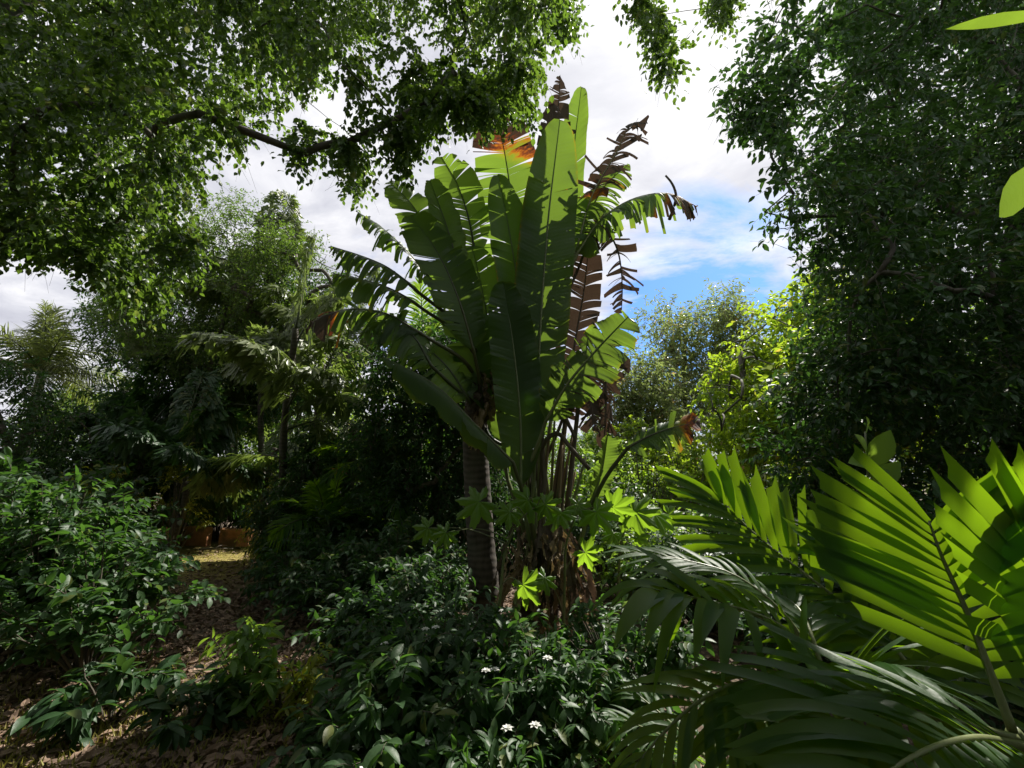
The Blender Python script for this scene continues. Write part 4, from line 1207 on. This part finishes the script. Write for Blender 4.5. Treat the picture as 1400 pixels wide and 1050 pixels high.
shrub('yellow_bush', 'mossy yellow-brown bush hanging beside the slim pale stem', 'bush', gnd(375, 9.2), 1.7, .55, 30, .08, 'yellow', rng, T_MID(.12), ntw=7, tl=.3, droop=.8, low=.5)
shrub('yellow_bush', 'sunlit pale bush in the gap behind the dark thicket', 'bush', gnd(525, 10.8), 1.6, .9, 36, .12, 'fresh', rng, T_MID(.2), ntw=7, tl=.4)
# young plants on the litter
shrub('young_plant', 'yellow-green young plant alone on the leaf litter', 'plant', gnd(340, 3.35), .55, .34, 12, .10, 'fresh', rng, T_HI(.18), ntw=5, tl=.22, low=.3)
shrub('young_plant', 'yellowish seedling trailing beside the young green plant', 'plant', gnd(385, 3.3), .34, .3, 10, .075, 'yellow', rng, T_HI(.18), ntw=5, tl=.2, low=.2)
shrub('young_plant', 'low broad-leaved plant on the litter in front of the hedge', 'plant', gnd(150, 3.4), .30, .34, 10, .13, 'broad', rng, T_HI(.2, .4), ntw=4, tl=.16, low=.5)
shrub('young_plant', 'dim low plant with lance leaves beside the broad-leaved one', 'plant', gnd(235, 3.0), .28, .3, 9, .12, 'shade', rng, T_HI(.17, .4), ntw=4, tl=.2, low=.4)
shrub('young_plant', 'dim sprawling plant at the bottom edge on the litter', 'plant', gnd(300, 2.15), .14, .25, 8, .10, 'shade', rng, T_HI(.17, .4), ntw=4, tl=.16, low=.4)
# sunny side bushes
S4 = 'sunlit bushes on the sunny side'
for px, Y, h, r, ls, mat, lab in ((885, 9.0, 2.4, 1.0, .10, 'fresh', 'tall fine-leaved light bush below the airy tree'), (945, 7.6, 1.9, .9, .10, 'fresh', 'light green bush behind the tip of the big palm frond'),
                             (850, 6.8, 1.35, .8, .09, 'broad', 'fine-leaved bush behind the lobed leaves'), (905, 5.9, 1.0, .7, .08, 'fresh', 'low bright bush behind the white-flowered shrub'),
                             (965, 5.2, .85, .7, .08, 'broad', 'low green bush under the big palm frond'), (1010, 6.6, 1.3, .9, .10, 'shade', 'dark bush at the foot of the shade tree'),
                             (800, 8.4, 1.9, .9, .11, 'fresh', 'sunlit bush seen between the leaf stalks of the giant plant'), (835, 11.5, 2.6, 1.2, .13, 'fresh', 'bright bush far behind the hanging dead leaves'),
                             (690, 8.8, 1.5, .9, .11, 'broad', 'bush behind the base of the giant plant'), (905, 11.0, 3.1, 1.3, .13, 'lime', 'tall lime green bush under the airy tree'),
                             (950, 9.6, 2.5, 1.1, .13, 'lime', 'glowing yellow-green bush at the foot of the lime green tree')):
    shrub('sunny_bush', lab, 'bush', gnd(px, Y), h, r, 60, ls, mat, rng, T_MID(.24), ntw=8, tl=.38, group=S4, gaps=True)

for k, (px, Y, h, r) in enumerate([(60, 12.0, 2.4, 1.5), (130, 13.0, 2.6, 1.5), (200, 12.6, 2.2, 1.4), (262, 13.4, 2.4, 1.5), (330, 13.0, 2.2, 1.4), (400, 12.4, 2.4, 1.4), (470, 13.0, 2.6, 1.5), (-40, 11.5, 2.4, 1.5), (560, 12.0, 2.4, 1.4), (620, 11.0, 2.4, 1.3)]):
    shrub('thicket_bush', 'dark bush in the row that closes the view behind the clay wall and palms', 'bush', gnd(px, Y), h, r, 50, .15, 'shade' if k % 3 else 'broad', rng, T_LO(.24), ntw=8, tl=.5, group='bushes closing the view behind the clay wall', low=.1, smooth=False)

# a small orange-red flower head in the dark thicket
fb = gnd(465, 8.05)
t = thing('flowering_plant', 'single orange-red flower head glowing in the dark thicket', 'flower', fb)
hd = at(465, 645, 8.05)
mb = MB(); tube(mb, spline([fb, (fb+hd)/2+(.05, 0, 0), hd], 10), .012, .006, sides=6); mb.build('stem', M['darkstalk'], t, fb)
mb = MB(); n = 60
add_leaves(mb, T_MID(.3), np.repeat(hd[None], n, 0)+rng.standard_normal((n, 3))*.03, rng.standard_normal((n, 3))+np.array([0, -.3, .4]), rng.standard_normal((n, 3)), np.full(n, .09), rng.uniform(0, 1, n))
mb.build('flower', M['redpetal'], t, fb)

# fallen stick on the litter
def stick(label, pts, r, name='fallen_stick'):
    P = np.array(pts); b = P[0]
    o = thing(name, label, 'stick', b)
    mb = MB(); tube(mb, spline(P, 14), r, r*.5, sides=7, rough=.12, rng=rng); mb.build('branch', M['palebark'], o, b)
    mb = MB(); q = P[len(P)//2]; tube(mb, spline([q, q+(.12, .1, .05), q+(.2, .22, .03)], 6), r*.5, r*.2, sides=5); mb.build('twig', M['palebark'], o, b)
stick('pale dead stick lying on the litter beside the flowering shrub', [gnd(425, 3.75)+(0, 0, .03), gnd(460, 3.85)+(0, 0, .07), gnd(505, 3.9)+(0, 0, .05)], .018)
stick('thin dark stick lying on the litter behind the young plant', [gnd(215, 3.55)+(0, 0, .02), gnd(250, 3.7)+(0, 0, .05), gnd(300, 3.85)+(0, 0, .03)], .015)
stick('thin white stick along the edge of the clearing', [gnd(272, 10.3)+(0, 0, .03), gnd(290, 10.3)+(0, 0, .05), gnd(318, 10.4)+(0, 0, .03)], .02)

# slim stems in the background
for px, py0, Y, lab in ((365, 650, 9.6, 'slim pale stem standing beside the clay wall'), (508, 560, 10.2, 'slim dark sapling stem in the bright gap behind the thicket')):
    b = gnd(px, Y); e = at(px+4, py0-40, Y)
    t = thing('sapling', lab, 'sapling', b)
    wb, lb = MB(), MB()
    P = spline([b, (b+e)/2+(.06, 0, 0), e], 12); tube(wb, P, .035, .015, sides=7)
    k = 14; O = P[rng.integers(6, 12, k)]; D = nrm(rng.standard_normal((k, 3))+np.array([0, 0, .5]))
    sprays(lb, wb, O, D, .5, .3, 9, .11, T_MID(.22), rng)
    wb.build('trunk', M['palebark'], t, b); lb.build('crown', M['shade'], t, b)

# ------------------------------------------------------------------ plants with big lobed leaves in front of the giant plant
rng = np.random.default_rng(12)


def lobed_plant(label, base, stem, leaves, R=.2, mat='lobed', lobes=7, group='plants with lobed leaves'):
    base = np.asarray(base, float)
    t = thing('lobed_leaf_plant', label, 'plant', base, group)
    mb = MB(); S = spline([base]+[at(*p) for p in stem], 30)
    tube(mb, S, .017, .009, sides=8, rough=.03, rng=rng, dry=0.0); mb.build('stem', M['stalk'], t, base)
    for (px, py, Y, r, u) in leaves:
        c = at(px, py, Y); o = S[int(u*29)]
        tilt = nrm(np.array([rng.normal(-.1, .55), -.75+rng.normal(0, .3), .45+rng.normal(0, .4)])); r = r*rng.uniform(.7, 1.15)
        d = (c-o); d[2] = 0; d = nrm(d)*np.array([1, .4, 1])+np.array([rng.normal(0, .3), -.2, -.6])
        lb = MB(); lobed(lb, c, d, tilt, r, rng, lobes, rng.random())
        f = lb.build('leaf', M[mat], t, base)
        wb = MB(); tube(wb, spline([o, (o+c)/2+(0, 0, .06), c], 10), .006, .0035, sides=5)
        wb.build('leaf_stalk', M['stalk'], f, base)
    return t

lobed_plant('slender plant with a curving stem and lobed green leaves in front of the ringed trunk', on_ground(gnd(668, 4.25)), [(682, 830, 4.25), (694, 745, 4.25), (708, 715, 4.2), (735, 690, 4.2)],
            [(655, 686, 4.2, .22, .8), (697, 700, 4.1, .16, .9), (610, 728, 4.2, .19, .75), (585, 722, 4.3, .16, .72), (722, 684, 4.2, .20, .98), (715, 800, 4.1, .2, .45), (745, 690, 4.15, .19, 1.0)])
lobed_plant('plant with the brightest sunlit lobed leaves beside the leaf stalks', on_ground(gnd(770, 4.5)), [(772, 800, 4.5), (775, 740, 4.45), (785, 710, 4.4)],
            [(765, 702, 4.3, .22, .95), (790, 690, 4.4, .24, .98), (815, 700, 4.3, .24, 1.0), (838, 694, 4.4, .22, 1.0), (748, 690, 4.35, .18, .95), (745, 790, 4.2, .19, .3), (800, 755, 4.4, .16, .6)])
lobed_plant('plant with flat lobed leaves spreading toward the big palm', on_ground(gnd(850, 4.7)), [(846, 800, 4.7), (850, 740, 4.65), (858, 712, 4.6)],
            [(868, 700, 4.5, .24, 1.0), (895, 703, 4.6, .22, 1.0), (915, 704, 4.8, .2, .95), (850, 690, 4.6, .2, .95), (838, 730, 4.5, .18, .8), (872, 735, 4.5, .16, .7)])

# ------------------------------------------------------------------ the palms with broad leaflets close to the camera
rng = np.random.default_rng(13)
PG = 'broad-leaflet palms close to the camera'


def near_palm(label, base, stems, fronds):
    base = np.asarray(base, float)
    t = thing('near_palm', label, 'palm', base, PG)
    for p in stems:
        mb = MB(); tube(mb, spline(p, 12), .028, .018, sides=9, rough=.02, rng=rng); mb.build('cane', M['stalk'], t, base)
    for (path, N, n, L, Wl, kw) in fronds:
        q = [p if isinstance(p, np.ndarray) else at(*p) for p in path]
        mb = MB(); frond(mb, q, n, L, Wl, np.asarray(N, float), rng, **kw)
        f = mb.build('frond', M[kw.get('mat', 'palm')] if False else M['palm'], t, base)
        wb = MB(); tube(wb, spline(q, 22), .012, .003, sides=7, rnd=.7); wb.build('frond_rib', M['stalk'], f, base)
    return t

pb = on_ground(np.array([1.75, 1.35, 0.0]))
near_palm('nearest palm with one huge bright backlit frond facing the camera', pb,
          [[pb, pb+(-.02, .05, .4), at(1385, 1000, 1.38)], [pb+(.1, .1, 0), pb+(.15, .15, .5), at(1440, 940, 1.5)]],
          [([at(1385, 1000, 1.38), (1362, 940, 1.42), (1322, 836, 1.50), (1286, 756, 1.56), (1270, 712, 1.60)], (-.3, -1, -.1), 13, .45, .034, dict(trunc=.22, droop=.06, a0=72, a1=42, lift=.15, vf=.12, start=.22, segs=8, prof=([0, .25, .7, 1], [.75, 1, .95, .72]), jit=.04)),
           ([at(1440, 940, 1.5), (1430, 850, 1.5), (1440, 760, 1.5), (1470, 690, 1.45)], (.1, -1, .3), 12, .5, .034, dict(trunc=.2, droop=.1, a0=70, a1=35, lift=.1, vf=.15, start=.1)),
           ([at(1390, 1010, 1.36), (1300, 985, 1.35), (1200, 975, 1.32), (1110, 1000, 1.3)], (.1, -.3, 1), 16, .45, .028, dict(trunc=.2, droop=.35, a0=70, a1=35, lift=.1, start=.1)),
           ([at(1400, 1020, 1.3), (1330, 1010, 1.2), (1240, 1040, 1.1), (1160, 1100, 1.05)], (.1, -.3, 1), 15, .42, .026, dict(trunc=.2, droop=.4, a0=70, a1=35, start=.1))])
pb = on_ground(np.array([1.75, 2.0, 0.0]))
near_palm('palm whose long frond sweeps up toward the giant plant with a sunlit tip', pb,
          [[pb, pb+(-.04, 0, .35), at(1290, 985, 1.95)]],
          [([at(1290, 985, 1.95), (1232, 897, 2.05), (1165, 835, 2.2), (1105, 788, 2.35), (1028, 726, 2.6), (978, 676, 2.8)], (-.2, -1, .2), 20, .50, .037, dict(trunc=.15, droop=.18, a0=72, a1=18, lift=.25, vf=.3, start=.08, segs=8, prof=([0, .25, .75, 1], [.7, 1, 1, .8]), jit=.05)),
           ([at(1290, 985, 1.95), (1255, 880, 2.1), (1200, 790, 2.3), (1160, 740, 2.4), (1120, 720, 2.5)], (.1, -.6, .8), 17, .48, .026, dict(trunc=.15, droop=.3, a0=70, a1=20, lift=.2, start=.1)),
           ([at(1300, 990, 1.95), (1320, 900, 2.1), (1340, 800, 2.3), (1340, 740, 2.5)], (.0, -.6, .8), 16, .5, .026, dict(trunc=.15, droop=.3, a0=70, a1=20, lift=.2, start=.1))])
pb = on_ground(np.array([1.25, 1.95, 0.0]))
near_palm('palm with arching dark frond whose leaflets hang in front of the flowering shrub', pb,
          [[pb, pb+(-.02, 0, .3), at(1120, 930, 1.9)]],
          [([at(1120, 930, 1.9), (1075, 862, 1.88), (1028, 838, 1.85), (976, 824, 1.82), (928, 813, 1.8), (905, 812, 1.78)], (-.1, -.35, 1), 11, .46, .038, dict(trunc=0, droop=.6, a0=80, a1=25, lift=.25, vf=.25, start=.15, segs=9, prof=([0, .4, 1], [.9, 1, .75]))),
           ([at(1125, 935, 1.95), (1080, 850, 2.05), (1010, 790, 2.15), (930, 765, 2.25), (850, 752, 2.35)], (.2, -.4, .9), 15, .34, .017, dict(trunc=0, droop=.3, a0=45, a1=14, lift=.1, start=.25)),
           ([at(1115, 950, 1.85), (1050, 930, 1.75), (980, 945, 1.68), (900, 1010, 1.6), (860, 1060, 1.58)], (-.1, -.3, 1), 16, .34, .019, dict(trunc=0, droop=.5, a0=65, a1=25, lift=.2, start=.1)),
           ([at(1120, 960, 1.8), (1090, 930, 1.7), (1040, 960, 1.6), (1000, 1030, 1.5)], (-.1, -.3, 1), 14, .34, .02, dict(trunc=0, droop=.5, a0=65, a1=25, lift=.2, start=.1)),
           ([at(1130, 940, 1.95), (1110, 870, 2.05), (1090, 830, 2.2), (1040, 800, 2.4)], (0, -.4, .9), 14, .36, .02, dict(trunc=0, droop=.4, a0=65, a1=25, lift=.2, start=.1)),
           ([at(1125, 960, 1.9), (1160, 920, 1.8), (1210, 910, 1.7), (1270, 940, 1.6)], (0, -.3, 1), 14, .36, .022, dict(trunc=0, droop=.4, a0=65, a1=25, lift=.2, start=.1))])
pb = on_ground(np.array([1.0, 2.5, 0.0]))
near_palm('low yellow-green palm seedling under the arching palm', pb, [[pb, pb+(0, 0, .12), pb+(.02, 0, .22)]],
          [([pb+(.02, 0, .22), pb+np.array([math.cos(a), math.sin(a), .9])*.25+(0, 0, .15), pb+np.array([math.cos(a), math.sin(a), .75])*.5+(0, 0, .1)], (0, -.2, 1), 9, .26, .016, dict(droop=.35, a0=55, a1=15, start=.15)) for a in (2.4, 3.2, 4.0, 4.8, 1.2, .2)])

# sapling beside the camera whose leaves reach into the frame edge
pb = on_ground(np.array([1.35, .75, 0.0]))
t = thing('sapling', 'very near sapling with a few bright backlit leaves reaching in at the edge', 'sapling', pb)
wb, lb = MB(), MB()
S = spline([pb, pb+(.05, .02, .9), at(1480, 330, .8), at(1500, 0, .85)], 30); tube(wb, S, .016, .007, sides=8)
for (px, py, Y, tx, ty, s, N) in ((1440, 222, .80, 1366, 297, .13, (.45, .5, .6)), (1450, 18, .85, 1292, 40, .21, (.2, .4, .8)), (1500, 120, .8, 1560, 200, .15, (0, -.5, .8)), (1490, 330, .8, 1570, 380, .16, (0, -.5, .8)), (1480, 420, .8, 1440, 500, .10, (.9, -.2, .5)), (1500, -60, .9, 1440, -160, .16, (0, -.3, 1))):
    a, b = at(px, py, Y), at(tx, ty, Y-.02)
    add_leaves(lb, T_HI(.17 if py > 20 else .045, .12, .2), a[None], (b-a)[None], np.array([N], float), np.array([np.linalg.norm(b-a)]), np.array([.3]))
    k = np.argmin(np.linalg.norm(S-a, axis=1)); tube(wb, spline([S[k], a], 4), .004, .003, sides=5)
wb.build('stem', M['stalk'], t, pb); lb.build('foliage', M['fresh'], t, pb)
# bright young leaves on a thin stem at the foot of the shade tree
pb = on_ground(gnd(1183, 4.0))
t = thing('young_plant', 'thin upright young plant with bright leaves against the dark shade tree', 'plant', pb)
wb, lb = MB(), MB()
S = spline([pb, at(1190, 750, 4.0), at(1183, 590, 4.0)], 20); tube(wb, S, .012, .006, sides=6)
for (px, py, tx, ty) in ((1185, 622, 1175, 600), (1188, 640, 1212, 600), (1186, 635, 1168, 632), (1188, 650, 1210, 645), (1190, 670, 1222, 640), (1183, 592, 1186, 575)):
    a, b = at(px, py, 4.0), at(tx, ty, 3.9)
    add_leaves(lb, HIW, a[None], (b-a)[None], np.array([[0, -.8, .5]]), np.array([np.linalg.norm(b-a)*1.3]), np.array([.4]))
wb.build('stem', M['stalk'], t, pb); lb.build('foliage', M['fresh'], t, pb)
GAPS_DONE = True
